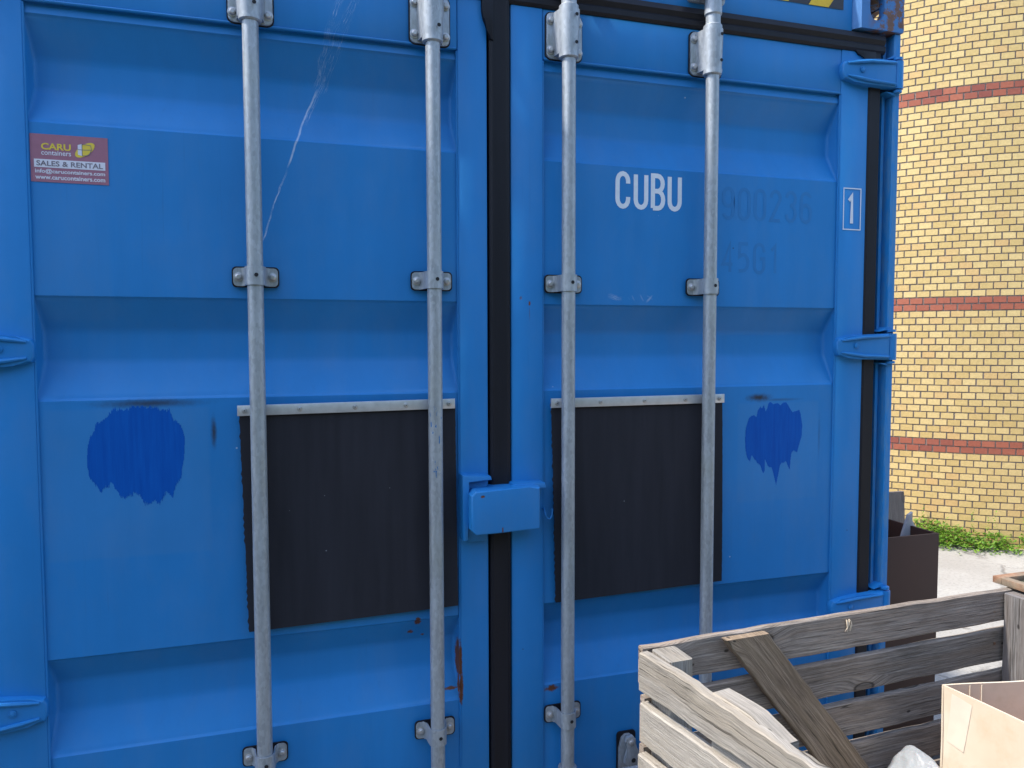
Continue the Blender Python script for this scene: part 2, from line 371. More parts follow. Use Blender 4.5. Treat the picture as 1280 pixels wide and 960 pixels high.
def leafm(name, a, b):
    n = N(name); rnd = n.n('NewGeometry').outputs['Random Per Island']
    n.b.inputs['Transmission Weight'].default_value = 0
    tr = n.n('BsdfTranslucent'); mx = n.n('MixShader'); mx.inputs[0].default_value = .35
    col = n.mix(rnd, a, b); n.set(tr.inputs[0], n.mix(rnd, tuple(x*1.5 for x in a), tuple(x*1.4 for x in b)))
    n.fin(col, .5, 0, .35)
    n.t.links.new(n.b.outputs[0], mx.inputs[1]); n.t.links.new(tr.outputs[0], mx.inputs[2]); n.t.links.new(mx.outputs[0], n.out.inputs[0])
    return n.m
M_LEAF = leafm('weed_leaves', (.08, .20, .02), (.22, .36, .04))
M_DARK = plain('container_floor_and_inside', (.03, .03, .03), .8)
M_ROOF = plain('roof_metal', (.18, .18, .18), .6)
# ------------------------------------------------------------------ ground
bm = new_bm(); S = 400
for i in range(1):
    bm.faces.new([bm.verts.new(p) for p in ((-S, -S, 0), (S, -S, 0), (S, S, 0), (-S, S, 0))])
obj('ground', bm, M_DARKGND, smooth=False, kind='structure')
bm = new_bm(); bm.faces.new([bm.verts.new(p) for p in ((2.45, -9, .004), (60, -9, .004), (60, 60, .004), (2.45, 60, .004))])
obj('concrete_yard', bm, M_GROUND, smooth=False, kind='structure')
bm = new_bm(); HX = [(-60, -7.5), (60, -7.5)]
hp = [(-7.5, -.05), (-8.5, 1.8), (-10, 4.2), (-13, 7.0), (-19, 10), (-34, 12), (-70, 12.5), (-140, -.5)]
rows = [[bm.verts.new((x, y+1.1*mn.noise((x*.12, j, 0)), z+(.5*mn.noise((x*.3, j*2.1, 4)) if 0 < j < 7 else 0))) for x in range(-60, 61, 3)] for j, (y, z) in enumerate(hp)]
for a, b in zip(rows, rows[1:]):
    for k in range(len(a)-1): bm.faces.new((a[k], a[k+1], b[k+1], b[k]))
obj('sky_block_bank', bm, plain('sky_block_green', (.035, .055, .02), .9, 0, .35, 2, .4), kind='structure')  # added unseen bank, blocks the low sky so the doors shade from above
# ------------------------------------------------------------------ brick tower
def tower():
    cx, cy, Rr = 7.38, 5.83, 3.0
    t = empty('brick_tower', 'round yellow brick tower with bands of red brick, right of the blue container', 'tower', (cx, cy, 0))
    zb2 = H+.352                                     # middle of second red band
    cu, cl = .0630, .0624
    nb = 170; rnd = random.Random(4)
    vy, fy, vr, fr = [], [], [], []
    rows = []                                        # (z_bottom, height, red?)
    z = zb2-cl; k = 0
    for k in range(0, 80):                           # downwards from band 2: row 0,1 red, then every 21
        zz = zb2+cl*(.0)-cl*(k)
        if zz < -.05: break
        rows.append((zz-cl, cl, (k % 21) in (0,) or (k % 21) == 20 and k > 0))
    for k in range(0, 76):
        rows.append((zb2+cu*k, cu, (k % 30) == 0 or (k % 30) == 29))
    for ri, (z0, hh, red) in enumerate(rows):
        off = .5*(round(z0/hh) % 2) if False else .5*(ri % 2)
        if ri >= sum(1 for r in rows if r[0] < zb2-.001): off = .5*((ri-sum(1 for r in rows if r[0] < zb2-.001)+1) % 2)
        V, F = (vr, fr) if red else (vy, fy)
        for b in range(nb):
            a0 = 2*math.pi*(b+off)/nb; da = 2*math.pi/nb
            j = rnd.uniform(-.0012, .0012); ja = rnd.uniform(-.0006, .0006); jz = rnd.uniform(-.0012, .0012)
            g = .0125/Rr/2; aa, ab = a0+g+ja, a0+da-g+ja; zl, zh = z0+.0055+jz, z0+hh-.0055+jz
            ro, ri_ = Rr+j, Rr-.03; i = len(V)
            for r_ in (ro, ri_):
                for an, zc in ((aa, zl), (ab, zl), (ab, zh), (aa, zh)): V.append((r_*math.cos(an), r_*math.sin(an), zc))
            F += [(i, i+1, i+2, i+3), (i, i+4, i+5, i+1), (i+1, i+5, i+6, i+2), (i+2, i+6, i+7, i+3), (i+3, i+7, i+4, i)]
    me = bpy.data.meshes.new('brick_wall'); V = vy+vr; n0 = len(vy)
    F = fy+[tuple(i+n0 for i in f) for f in fr]
    me.from_pydata(V, [], F); me.materials.append(M_BY); me.materials.append(M_BR)
    me.polygons.foreach_set('material_index', [0]*len(fy)+[1]*len(fr)); me.update()
    o = bpy.data.objects.new('brick_wall', me); COL.objects.link(o); o.parent = t
    top = zb2+cu*76
    bm = new_bm(); n = 192
    rr = [(Rr-.007, -.1), (Rr-.007, top)]
    rings = [[bm.verts.new((r_*math.cos(2*math.pi*k/n), r_*math.sin(2*math.pi*k/n), z_)) for k in range(n)] for r_, z_ in rr]
    for k in range(n): bm.faces.new((rings[0][k], rings[0][(k+1) % n], rings[1][(k+1) % n], rings[1][k]))
    obj('mortar_core', bm, M_MORT, t)
    bm = new_bm(); n = 96; prof = [(Rr-.1, top), (Rr+.12, top), (Rr+.12, top+.16), (Rr-.05, top+.2), (.05, top+1.3)]
    rings = [[bm.verts.new((r_*math.cos(2*math.pi*k/n), r_*math.sin(2*math.pi*k/n), z_)) for k in range(n)] for r_, z_ in prof]
    for a, b in zip(rings, rings[1:]):
        for k in range(n): bm.faces.new((a[k], a[(k+1) % n], b[(k+1) % n], b[k]))
    bm.faces.new(rings[-1]); obj('roof', bm, M_ROOF, t)
tower()
# ------------------------------------------------------------------ container
ct = empty('shipping_container', 'large blue steel shipping container with closed double doors and galvanised lock rods', 'container')
def zr(z): return z+H
def rib_panel(xl, xr, zt, zb, ribs, y=0.0):
    """door skin with pressed-in horizontal troughs"""
    bm = new_bm()
    def q(*p): return bm.faces.new([bm.verts.new(v) for v in p])
    cur = zt; D = .036; ex = .006
    for (t, a, v, b) in ribs:                         # top z, upper slope, valley, lower slope
        q((xl, y, zr(t)), (xr, y, zr(t)), (xr, y, zr(cur)), (xl, y, zr(cur)))
        z1, z2, z3 = t-a, t-a-v, t-a-v-b
        q((xl+ex, y+D, zr(z1)), (xr-ex, y+D, zr(z1)), (xr, y, zr(t)), (xl, y, zr(t)))
        q((xl+ex, y+D, zr(z2)), (xr-ex, y+D, zr(z2)), (xr-ex, y+D, zr(z1)), (xl+ex, y+D, zr(z1)))
        q((xl, y, zr(z3)), (xr, y, zr(z3)), (xr-ex, y+D, zr(z2)), (xl+ex, y+D, zr(z2)))
        q((xl, y, zr(z3)), (xl+ex, y+D, zr(z2)), (xl+ex, y+D, zr(z1)), (xl, y, zr(t)))
        q((xr, y, zr(z3)), (xr, y, zr(t)), (xr-ex, y+D, zr(z1)), (xr-ex, y+D, zr(z2)))
        cur = z3
    q((xl, y, zr(zb)), (xr, y, zr(zb)), (xr, y, zr(cur)), (xl, y, zr(cur)))
    bmesh.ops.remove_doubles(bm, verts=bm.verts[:], dist=.0003)
    es = [e for e in bm.edges if len(e.link_faces) == 2 and e.calc_face_angle(0) > R(8)]
    bmesh.ops.bevel(bm, geom=es, offset=.009, segments=4, affect='EDGES', profile=.5)
    return bm
# skins
RL = [(.679, .073, .065, .072), (.097, .069, .066, .078), (-.689, .060, .067, .080), (-1.27, .065, .066, .075)]
RR = [(.676, .073, .065, .072), (.094, .066, .064, .080), (-.683, .060, .067, .080), (-1.27, .065, .066, .075)]
TOPZ, BOTZ = .833, -1.74
def leaf(xl, xr, sl_, sr_, ribs):
    """door leaf: skin between two box stiles, top and bottom rails"""
    bm = rib_panel(xl, xr, .708, -1.62, ribs, y=.00625)
    bm2 = bm
    p = -.0065
    for a, b in ((sl_, xl), (xr, sr_)):
        box(bm2, a, b, p, .045, zr(BOTZ), zr(TOPZ), .004)
    box(bm2, xl, xr, p+.002, .045, zr(.708), zr(TOPZ), .003)
    box(bm2, xl, xr, p+.002, .045, zr(BOTZ), zr(-1.62), .003)
    tube(bm2, [(xl+.004, p+.0005, zr(.709)), (xr-.004, p+.0005, zr(.709))], .0035, 8)      # weld bead under the rail
    for x in (xl+.001, xr-.001): tube(bm2, [(x, -.002, zr(.705)), (x, -.002, zr(-1.6))], .0028, 8)
    return bm2
obj('door_leaf', leaf(-1.017, -.100, -1.115, -.0262, RL), M_BLUE, ct, 'left door leaf with the small red sticker')
obj('door_leaf', leaf(.119, 1.0195, .034, 1.115, RR), M_BLUE, ct, 'right door leaf with white letters')
# gaskets
def gasket():
    bm = new_bm(); y0 = -.013
    prof = [(-.022, .0), (-.021, -.008), (-.014, y0), (.018, y0), (.0215, y0-.0015), (.029, y0+.001), (.033, -.004), (.033, .02), (-.022, .02)]
    a = [bm.verts.new((x, y, zr(BOTZ))) for x, y in prof]; b = [bm.verts.new((x, y, zr(.86))) for x, y in prof]
    for i in range(len(prof)): bm.faces.new((a[i], a[(i+1) % len(prof)], b[(i+1) % len(prof)], b[i]))
    bm.faces.new(a); bm.faces.new(b[::-1])
    # widened tongue at the top of the joint
    prism(bm, [(-.040, .86), (-.040, .800), (-.034, .775), (-.020, .745), (-.006, .75), (-.006, .86)] and [(x, zr(z)) for x, z in [(-.041, .862), (-.041, .805), (-.037, .785), (-.026, .760), (-.021, .738), (-.012, .735), (-.012, .862)]], -.017, 0, .003)
    return bm
obj('door_gasket', gasket(), M_GASK, ct, 'black rubber strip down the joint of the doors')
def hgask(x0, x1):
    bm = new_bm()
    prof = [(.886, .0), (.884, -.010), (.868, -.016), (.856, -.010), (.850, -.014), (.838, -.014), (.831, -.008), (.831, .03), (.886, .03)]
    a = [bm.verts.new((x0, y, zr(z))) for z, y in prof]; b = [bm.verts.new((x1, y, zr(z))) for z, y in prof]
    for i in range(len(prof)): bm.faces.new((a[i], a[(i+1) % len(prof)], b[(i+1) % len(prof)], b[i]))
    bm.faces.new(a); bm.faces.new(b[::-1]); return bm
obj('door_gasket', hgask(-1.165, 1.165), M_GASK, ct)
def vgask(s):
    bm = new_bm()
    prof = [(1.112, .01), (1.113, -.006), (1.118, -.0095), (1.152, -.0095), (1.158, -.004), (1.163, .012), (1.163, .03), (1.112, .03)]
    a = [bm.verts.new((s*x, y, zr(BOTZ))) for x, y in prof]; b = [bm.verts.new((s*x, y, zr(.86))) for x, y in prof]
    for i in range(len(prof)): bm.faces.new((a[i], a[(i+1) % len(prof)], b[(i+1) % len(prof)], b[i]))
    bm.faces.new(a); bm.faces.new(b[::-1])
    # torn corner flap where the top and side strips meet
    prism(bm, [(s*x, zr(z)) for x, z in [(1.060, .835), (1.072, .822), (1.095, .815), (1.098, .800), (1.112, .795), (1.135, .80), (1.135, .835)]], -.0115, .01, .002)
    return bm
for s in (1, -1): obj('door_gasket', vgask(s), M_GASK, ct)
# corner posts (rolled section with a channel)
def post(s):
    bm = new_bm()
    prof = [(1.219, -.012), (1.216, -.015), (1.199, -.015), (1.196, -.012), (1.196, .018), (1.188, .018), (1.188, .010), (1.178, .010), (1.178, .026), (1.164, .026), (1.164, .045), (1.10, .045), (1.10, .15), (1.219, .15)]
    a = [bm.verts.new((s*x, y, 0.118)) for x, y in prof]; b = [bm.verts.new((s*x, y, 2.768)) for x, y in prof]
    for i in range(len(prof)): bm.faces.new((a[i], a[(i+1) % len(prof)], b[(i+1) % len(prof)], b[i]))
    bm.faces.new(a); bm.faces.new(b[::-1]); return bm
obj('corner_post', post(1), M_POST, ct); obj('corner_post', post(-1), M_POST, ct)
# header beam, sill
bm = new_bm(); box(bm, -1.05, 1.055, -.004, .10, zr(.884), zr(1.010), .004); box(bm, -1.05, 1.055, .02, .10, zr(.833), zr(.884))
obj('header_beam', bm, M_BLUE, ct)
bm = new_bm(); box(bm, -1.05, 1.05, -.004, .12, .02, zr(BOTZ)-.004, .004); obj('sill_beam', bm, M_BLUE, ct)
# corner castings with real openings
def casting(s, y0, z0, dy=1):
    bm = new_bm(); x0, x1, ch = 1.045, 1.219, .026; W = .162; hh = .120; T = .022
    def oval(cx, cz, w_, h_, n=28):
        return [(cx+w_/2*math.copysign(abs(math.cos(2*math.pi*k/n))**.8, math.cos(2*math.pi*k/n)), cz+h_/2*math.copysign(abs(math.sin(2*math.pi*k/n))**.8, math.sin(2*math.pi*k/n))) for k in range(n)]
    def plate(a0, a1, b0, b1, hole, f):              # f(a,b,depth)->xyz
        n = len(hole); ca, cb = (a0+a1)/2, (b0+b1)/2
        ca, cb = sum(p[0] for p in hole)/n, sum(p[1] for p in hole)/n
        outer = []
        for (a, b) in hole:
            da, db = a-ca, b-cb; t = min(((a1-ca) if da > 0 else (a0-ca))/da if abs(da) > 1e-6 else 1e9, ((b1-cb) if db > 0 else (b0-cb))/db if abs(db) > 1e-6 else 1e9)
            outer.append((ca+da*t, cb+db*t))
        # snap nearest points to corners
        for c in ((a0, b0), (a0, b1), (a1, b0), (a1, b1)):
            i = min(range(n), key=lambda i: (outer[i][0]-c[0])**2+(outer[i][1]-c[1])**2); outer[i] = c
        for d0, d1 in ((0, T),):
            ho = [bm.verts.new(f(a, b, 0)) for a, b in hole]; hi = [bm.verts.new(f(a, b, T)) for a, b in hole]
            oo = [bm.verts.new(f(a, b, 0)) for a, b in outer]; oi = [bm.verts.new(f(a, b, T)) for a, b in outer]
            for k in range(n):
                j = (k+1) % n
                bm.faces.new((ho[k], ho[j], oo[j], oo[k])); bm.faces.new((hi[k], hi[j], oi[j], oi[k])); bm.faces.new((ho[k], ho[j], hi[j], hi[k]))
                bm.faces.new((oo[k], oo[j], oi[j], oi[k]))
    zc0, zc1 = z0, z0+hh
    Y = lambda d: y0+dy*d
    plate(x0+ch, x1, zc0, zc1, oval(1.125, z0+.066, .052, .082), lambda a, b, d: (s*a, Y(d), b))
    plate(min(Y(T), Y(W)), max(Y(T), Y(W)), zc0, zc1, oval(Y(W/2+.005), z0+.066, .075, .055), lambda a, b, d: (s*(x1-d), a, b))
    prism(bm, [(s*x0, Y(ch*1.3)), (s*(x0+ch), Y(0)), (s*(x0+ch), Y(W)), (s*x0, Y(W))], zc0, zc1, axis='z')
    box(bm, *sorted((s*(x0+ch), s*(x1-T))), *sorted((Y(T), Y(W))), zc0+.0005, zc0+.024); box(bm, *sorted((s*(x0+ch), s*(x1-T))), *sorted((Y(T), Y(W))), zc1-.024, zc1-.0005)
    return bm
for s in (1, -1):
    for y0, dy in ((-.022, 1), (12.19, -1)):
        for z0 in (zr(.893), 0.0): obj('corner_casting', casting(s, y0, z0, dy), M_CAST, ct)
# long sides, end and roof: corrugated steel
def corr(L, z0, z1, pitch=.278, d=.036):
    pts = []; u = 0
    while u < L:
        pts += [(u, 0), (u+.07, 0), (u+.14, d), (u+.21, d)]; u += pitch
    pts.append((L, 0)); return [p for p in pts if p[0] <= L]
for s in (1, -1):
    bm = new_bm(); pr = corr(11.9, 0, 0)
    a = [bm.verts.new((s*(1.205-d), .145+u, .15)) for u, d in pr]; b = [bm.verts.new((s*(1.205-d), .145+u, 2.80)) for u, d in pr]
    for i in range(len(pr)-1): bm.faces.new((a[i], a[i+1], b[i+1], b[i]))
    box(bm, *sorted((s*1.14, s*1.216)), .15, 12.03, .02, .16); box(bm, *sorted((s*1.15, s*1.216)), .15, 12.03, 2.79, 2.86)
    obj('side_wall', bm, M_BLUE, ct, smooth=False)
bm = new_bm(); pr = corr(2.2, 0, 0)
a = [bm.verts.new((-1.1+u, 12.16-d, .15)) for u, d in pr]; b = [bm.verts.new((-1.1+u, 12.16-d, 2.80)) for u, d in pr]
for i in range(len(pr)-1): bm.faces.new((a[i], a[i+1], b[i+1], b[i]))
for s in (1, -1): box(bm, *sorted((s*1.1, s*1.216)), 12.04, 12.18, .12, 2.77)
obj('end_wall', bm, M_BLUE, ct, smooth=False)
bm = new_bm(); box(bm, -1.148, 1.148, .102, 12.10, 2.84, 2.866); obj('roof', bm, M_BLUE, ct)
bm = new_bm(); box(bm, -1.138, 1.138, .122, 12.15, .15, .19); obj('floor', bm, M_DARK, ct)
# hinges
def hinge(s, zc, tilt=0):
    bm = new_bm(); z = zr(zc)
    out = [(1.012, -.014), (1.018, -.026), (1.05, -.033), (1.09, -.037), (1.19, -.040), (1.19, .038), (1.13, .036), (1.09, .033), (1.045, .028), (1.018, .022), (1.012, .012)]
    def P(p): return (s*p[0], z+p[1])
    def yf(x): return -.022-.010*max(0, min(1, (x-1.03)/.1))
    fr = [bm.verts.new((s*x, yf(x), z+dz)) for x, dz in out]; bk = [bm.verts.new((s*x, -.004, z+dz)) for x, dz in out]
    bm.faces.new(fr); bm.faces.new(bk[::-1])
    for i in range(len(out)): bm.faces.new((fr[i], bk[i], bk[(i+1) % len(out)], fr[(i+1) % len(out)]))
    es = list(bm.faces[:][0].edges)
    bmesh.ops.bevel(bm, geom=es, offset=.005, segments=3, affect='EDGES', profile=.5)
    # pressed stiffening ribs and rivet
    for sg in (1, -1):
        tube(bm, [(s*1.026, -.0235, z+sg*.017), (s*1.06, -.028, z+sg*.022), (s*1.10, -.0315, z+sg*.027), (s*1.185, -.033, z+sg*.030)], [.003, .005, .005, .004], 8)
    dome(bm, s*1.075, -.0275, z+.002, .006, .003)
    tube(bm, [(s*1.2035, -.020, z-.040), (s*1.2035, -.020, z+.038)], .0155, 18)             # knuckle
    for sg in (1, -1):                                                                     # lugs on the post
        tube(bm, [(s*1.2035, -.020, z+sg*.043), (s*1.2035, -.020, z+sg*.050)], .0125, 16)
        prism(bm, [(s*1.165, z+sg*.044+(0 if sg > 0 else -.004)), (s*1.2, z+sg*.050), (s*1.2, z+sg*.058), (s*1.19, z+sg*.056)], -.018, .02)
    return bm
for s in (1, -1):
    for zc in (.772, -.012, -.782, -1.50):
        obj('hinge', hinge(s, zc if s > 0 or zc > -.5 else zc), M_BLUE, ct)
# lock rods with guides
RX = [-.571, -.168, .173, .577]
def guide(x, zc, low=False):
    """small strap guide bolted over the rod: slots galv, bolt, hole, rubber pad"""
    bm = new_bm(); z = zr(zc); w_, h_ = .096, .041
    prism(bm, rrect(x, z, w_+.006, h_+.006, .010), -.0095, -.0068, 0, 1)
    pts = [(x-w_/2, -.012), (x-.030, -.012), (x-.024, -.020), (x-.0215, -.045)]
    for k in range(0, 9):
        a = math.pi-math.pi*k/8; pts.append((x+.0215*math.cos(a), -.046-.0215*math.sin(a)))
    pts += [(x+.0215, -.045), (x+.024, -.020), (x+.030, -.012), (x+w_/2, -.012)]
    th = .003; front = [bm.verts.new((px, py, z+h_/2)) for px, py in pts]; back = [bm.verts.new((px, py, z-h_/2)) for px, py in pts]
    # inner offset
    def off(i):
        p0 = Vector(pts[max(i-1, 0)]); p1 = Vector(pts[min(i+1, len(pts)-1)]); t = (p1-p0).normalized(); nn = Vector((-t.y, t.x)); return Vector(pts[i])+nn*th
    f2 = [bm.verts.new((off(i).x, off(i).y, z+h_/2)) for i in range(len(pts))]; b2 = [bm.verts.new((off(i).x, off(i).y, z-h_/2)) for i in range(len(pts))]
    for i in range(len(pts)-1):
        bm.faces.new((front[i], front[i+1], back[i+1], back[i])); bm.faces.new((f2[i], b2[i], b2[i+1], f2[i+1]))
        bm.faces.new((front[i], f2[i], f2[i+1], front[i+1])); bm.faces.new((back[i], back[i+1], b2[i+1], b2[i]))
    bm.faces.new((front[0], back[0], b2[0], f2[0])); bm.faces.new((front[-1], f2[-1], b2[-1], back[-1]))
    ce = [e for e in bm.edges if all(abs(abs(v.co.x-x)-w_/2) < 1e-4 for v in e.verts) and abs(e.verts[0].co.y-e.verts[1].co.y) > .001 and abs(e.verts[0].co.z-e.verts[1].co.z) < 1e-5]
    bmesh.ops.bevel(bm, geom=ce, offset=.009, segments=4, affect='EDGES', profile=.5)
    for sx in (-1, 1): dome(bm, x+sx*.0368, -.0125, z, .0078, .0085, 2)
    disc(bm, x+.003, -.0685, z+.001, .0045, 3)
    return bm
def housing(x, zc, collar_top=True):
    """long bearing housing: bolted plate with a round sleeve and nylon collars"""
    bm = new_bm(); z = zr(zc); w_, h_ = .094, .112
    prism(bm, rrect(x, z, w_+.006, h_+.006, .015), -.0095, -.0068, 0, 1)
    prism(bm, rrect(x, z, w_, h_, .013), -.0145, -.0096, .0015)
    n = 16; cols = []
    for zz, sc in ((z-h_/2+.004, 1.0), (z-h_/2+.02, 1.03), (z+h_/2-.02, 1.12), (z+h_/2-.004, 1.12)):
        ring = [(x-.030*sc, -.0140)]
        for k in range(n+1):
            a = math.pi-math.pi*k/n; ring.append((x+.0245*sc*math.cos(a), -.043-.0245*sc*math.sin(a)))
        ring.append((x+.030*sc, -.0140)); cols.append([bm.verts.new((px, py, zz)) for px, py in ring])
    for a, b in zip(cols, cols[1:]):
        for k in range(len(a)-1): bm.faces.new((a[k], a[k+1], b[k+1], b[k]))
    bm.faces.new(cols[0]); bm.faces.new(cols[-1][::-1])
    for sg in (-1, 1): tube(bm, [(x, -.044, z+sg*(h_/2-.006)), (x, -.044, z+sg*(h_/2+.006)), (x, -.044, z+sg*(h_/2+.009))], [.0243, .0243, .021], 22)
    for sx in (-1, 1):
        for sz in (-1, 1): dome(bm, x+sx*.0375, -.0148, z+sz*.036, .0080, .0085, 2)
    for sz in (-.032, .034): disc(bm, x+.010, -.0722-(0 if sz < 0 else .0012), z+sz, .0045, 3)
    return bm
def handle(x, dr, zc):
    bm = new_bm(); z = zr(zc)
    tube(bm, [(x, -.045, z-.03), (x, -.045, z+.03)], .024, 18)
    pts = [(x, z+.016), (x+dr*.06, z+.016), (x+dr*.34, z+.010), (x+dr*.355, z), (x+dr*.34, z-.010), (x+dr*.06, z-.016), (x, z-.016)]
    prism(bm, pts, -.083, -.069, .002); return bm
def keeper(x, zc, up_=1):
    """cam and cam keeper where the rod end meets the frame"""
    bm = new_bm(); z = zr(zc)
    prism(bm, rrect(x, z, .11, .052, .010), -.014, -.005, .002)
    for sx in (-1, 1):
        prism(bm, [(x+sx*.030, z-.024*up_), (x+sx*.052, z-.012*up_), (x+sx*.050, z+.020*up_), (x+sx*.030, z+.022*up_)], -.052, -.012, .003)
    prism(bm, [(x-.045, z-.020*up_), (x-.020, z-.028*up_), (x+.020, z-.028*up_), (x+.047, z-.016*up_), (x+.022, z+.006*up_), (x-.026, z+.004*up_)], -.066, -.030, .005)
    for sx in (-1, 1): dome(bm, x+sx*.042, -.0525, z-.002, .006, .006, 1)
    return bm
for i, x in enumerate(RX):
    bm = new_bm()
    tube(bm, [(x, -.046, zr(-1.80)), (x, -.046, zr(.715))], .0172, 24)
    tube(bm, [(x, -.046, zr(.80)), (x, -.046, zr(.852)), (x, -.046, zr(.856)), (x, -.046, zr(.905))], [.0190, .0190, .0225, .0215], 24)
    rod = obj('lock_rod', bm, M_GALV, ct)
    GM = [M_GALV, M_GASK, M_SCREW, M_HOLE]
    obj('bearing_housing', housing(x, .765), GM, rod)
    obj('rod_guide', guide(x, .150), GM, rod); obj('rod_guide', guide(x, -.960 if i < 2 else -.970), GM, rod)
    obj('cam_keeper', keeper(x, .925), [M_GALV, M_SCREW], rod); obj('cam_keeper', keeper(x, -1.80, -1), [M_GALV, M_SCREW], rod)
    dr = (1, -1, 1, -1)[i]
    obj('handle', handle(x, dr, -1.128 if i in (1, 2) else -1.24), M_GALV, rod)
# handle catches
for x, zc in ((-.40, -1.09), (-.34, -1.19), (.362, -1.09), (.40, -1.17)):
    bm = new_bm(); z = zr(zc)
    prism(bm, [(x-.028, z-.075), (x+.02, z-.075), (x+.02, z-.02), (x+.012, z+.026), (x+.004, z+.032), (x-.010, z+.032), (x-.020, z+.024), (x-.028, z-.005)], -.016, -.008, .002)
    prism(bm, [(x-.012, z+.030), (x+.006, z+.034), (x+.016, z+.022), (x+.014, z+.0), (x+.032, z-.022), (x+.034, z-.040), (x+.018, z-.054), (x-.004, z-.054), (x-.018, z-.040), (x-.016, z-.024), (x-.008, z-.004), (x-.016, z+.018)], -.030, -.020, .003)
    dome(bm, x+.001, -.030, z+.016, .007, .006, 1); disc(bm, x+.008, -.0306, z-.034, .0065, 2); disc(bm, x+.022, -.0306, z-.031, .003, 2)
    tube(bm, [(x+.001, -.006, z+.016), (x+.001, -.022, z+.016)], .007, 12)
    prism(bm, rrect(x-.004, z-.02, .056, .118, .01), -.0078, -.0052, 0, 3)
    obj('handle_catch', bm, [M_GALV, M_SCREW, M_HOLE, M_GASK], ct)
# rubber sheets screwed over the doors
def flap(x0, x1, zt, zb, seed, saw):
    rnd = random.Random(seed); bm = new_bm(); n = 60
    def ed(x, i, sg): return x+sg*(rnd.uniform(0, .0035) if saw and i % 2 else rnd.uniform(0, .0007))
    L = [(ed(x0+.012*(k/n), k, -1), zt+(zb-zt)*k/n) for k in range(n+1)]
    Rr = [(x1+.004*(k/n)+rnd.uniform(0, .0007), zt+(zb+.010-zt)*k/n) for k in range(n+1)]
    vf = []
    for k in range(n+1):
        row = []
        for j in range(9):
            t = j/8; x = L[k][0]*(1-t)+Rr[k][0]*t; z = L[k][1]*(1-t)+Rr[k][1]*t
            y = -.0165-.0035*math.sin(math.pi*k/n)*math.sin(2.2*t*math.pi+seed)-.0025*(k/n)**2
            row.append((x, y, zr(z)))
        vf.append(row)
    F = [[bm.verts.new(p) for p in r] for r in vf]; B = [[bm.verts.new((p[0], p[1]+.004, p[2])) for p in r] for r in vf]
    for k in range(n):
        for j in range(8):
            bm.faces.new((F[k][j], F[k+1][j], F[k+1][j+1], F[k][j+1])); bm.faces.new((B[k][j], B[k][j+1], B[k+1][j+1], B[k+1][j]))
        bm.faces.new((F[k][0], B[k][0], B[k+1][0], F[k+1][0])); bm.faces.new((F[k][8], F[k+1][8], B[k+1][8], B[k][8]))
    for j in range(8): bm.faces.new((F[0][j], F[0][j+1], B[0][j+1], B[0][j])); bm.faces.new((F[n][j], B[n][j], B[n][j+1], F[n][j+1]))
    return bm
def strip(x0, x1, zt, dz, n):
    bm = new_bm()
    prism(bm, [(x0, zr(zt-.024)), (x1, zr(zt-.024+dz)), (x1, zr(zt+dz)), (x0, zr(zt))], -.0245, -.0205, .0008)
    for k in range(n):
        t = (.03, .27, .52, .76, .97)[k]; dome(bm, x0+(x1-x0)*t, -.0247, zr(zt-.012+dz*t), .0045, .0025, 1, 10); disc(bm, x0+(x1-x0)*t, -.0274, zr(zt-.012+dz*t), .0014, 2, 6)
    return bm
f1 = obj('rubber_flap', flap(-.612, -.113, -.150, -.662, 3, True), M_MAT, ct, 'dark rubber sheet on the left leaf', keepn=True)
obj('metal_strip', strip(-.616, -.115, -.139, .004, 5), [M_ALU, M_SCREW, M_HOLE], f1)
f2 = obj('rubber_flap', flap(.139, .638, -.150, -.672, 8, True), M_MAT, ct, 'dark rubber sheet on the right leaf', keepn=True)
obj('metal_strip', strip(.135, .640, -.141, .001, 5), [M_ALU, M_SCREW, M_HOLE], f2)
# lock box over the joint, bracket and hook
bm = new_bm()
vs = [(-.088, -.465), (.087, -.459), (.087, -.354), (-.088, -.356)]
prism(bm, [(x, zr(z)) for x, z in [(-.088, -.452), (-.076, -.465), (.087, -.460), (.087, -.355), (.06, -.354), (-.076, -.356), (-.088, -.368)]], -.078, -.004, .0045, 0, 3)
prism(bm, [(x, zr(z)) for x, z in [(.022, -.366), (.115, -.366), (.112, -.352), (.026, -.349)]], -.045, -.006, .003)
obj('lock_box', bm, M_BLUE, ct)
bm = new_bm()
prism(bm, [(x, zr(z)) for x, z in [(-.102, -.322), (-.030, -.328), (-.028, -.337), (-.088, -.337), (-.088, -.480), (-.092, -.485), (-.101, -.483)]], -.046, -.006, .002)
prism(bm, [(x, zr(z)) for x, z in [(-.085, -.492), (-.085, -.34), (-.035, -.34), (-.035, -.492)]], -.026, -.007, .001)
obj('lock_bracket', bm, M_BLUE, ct)
bm = new_bm(); tube(bm, [(.1185, -.004, zr(-.424)), (.1185, -.02, zr(-.426)), (.1195, -.026, zr(-.440)), (.1245, -.027, zr(-.448)), (.131, -.027, zr(-.449)), (.136, -.026, zr(-.443)), (.1375, -.025, zr(-.430)), (.1375, -.024, zr(-.424))], .0025, 8)
obj('small_hook', bm, M_BLUE, ct)
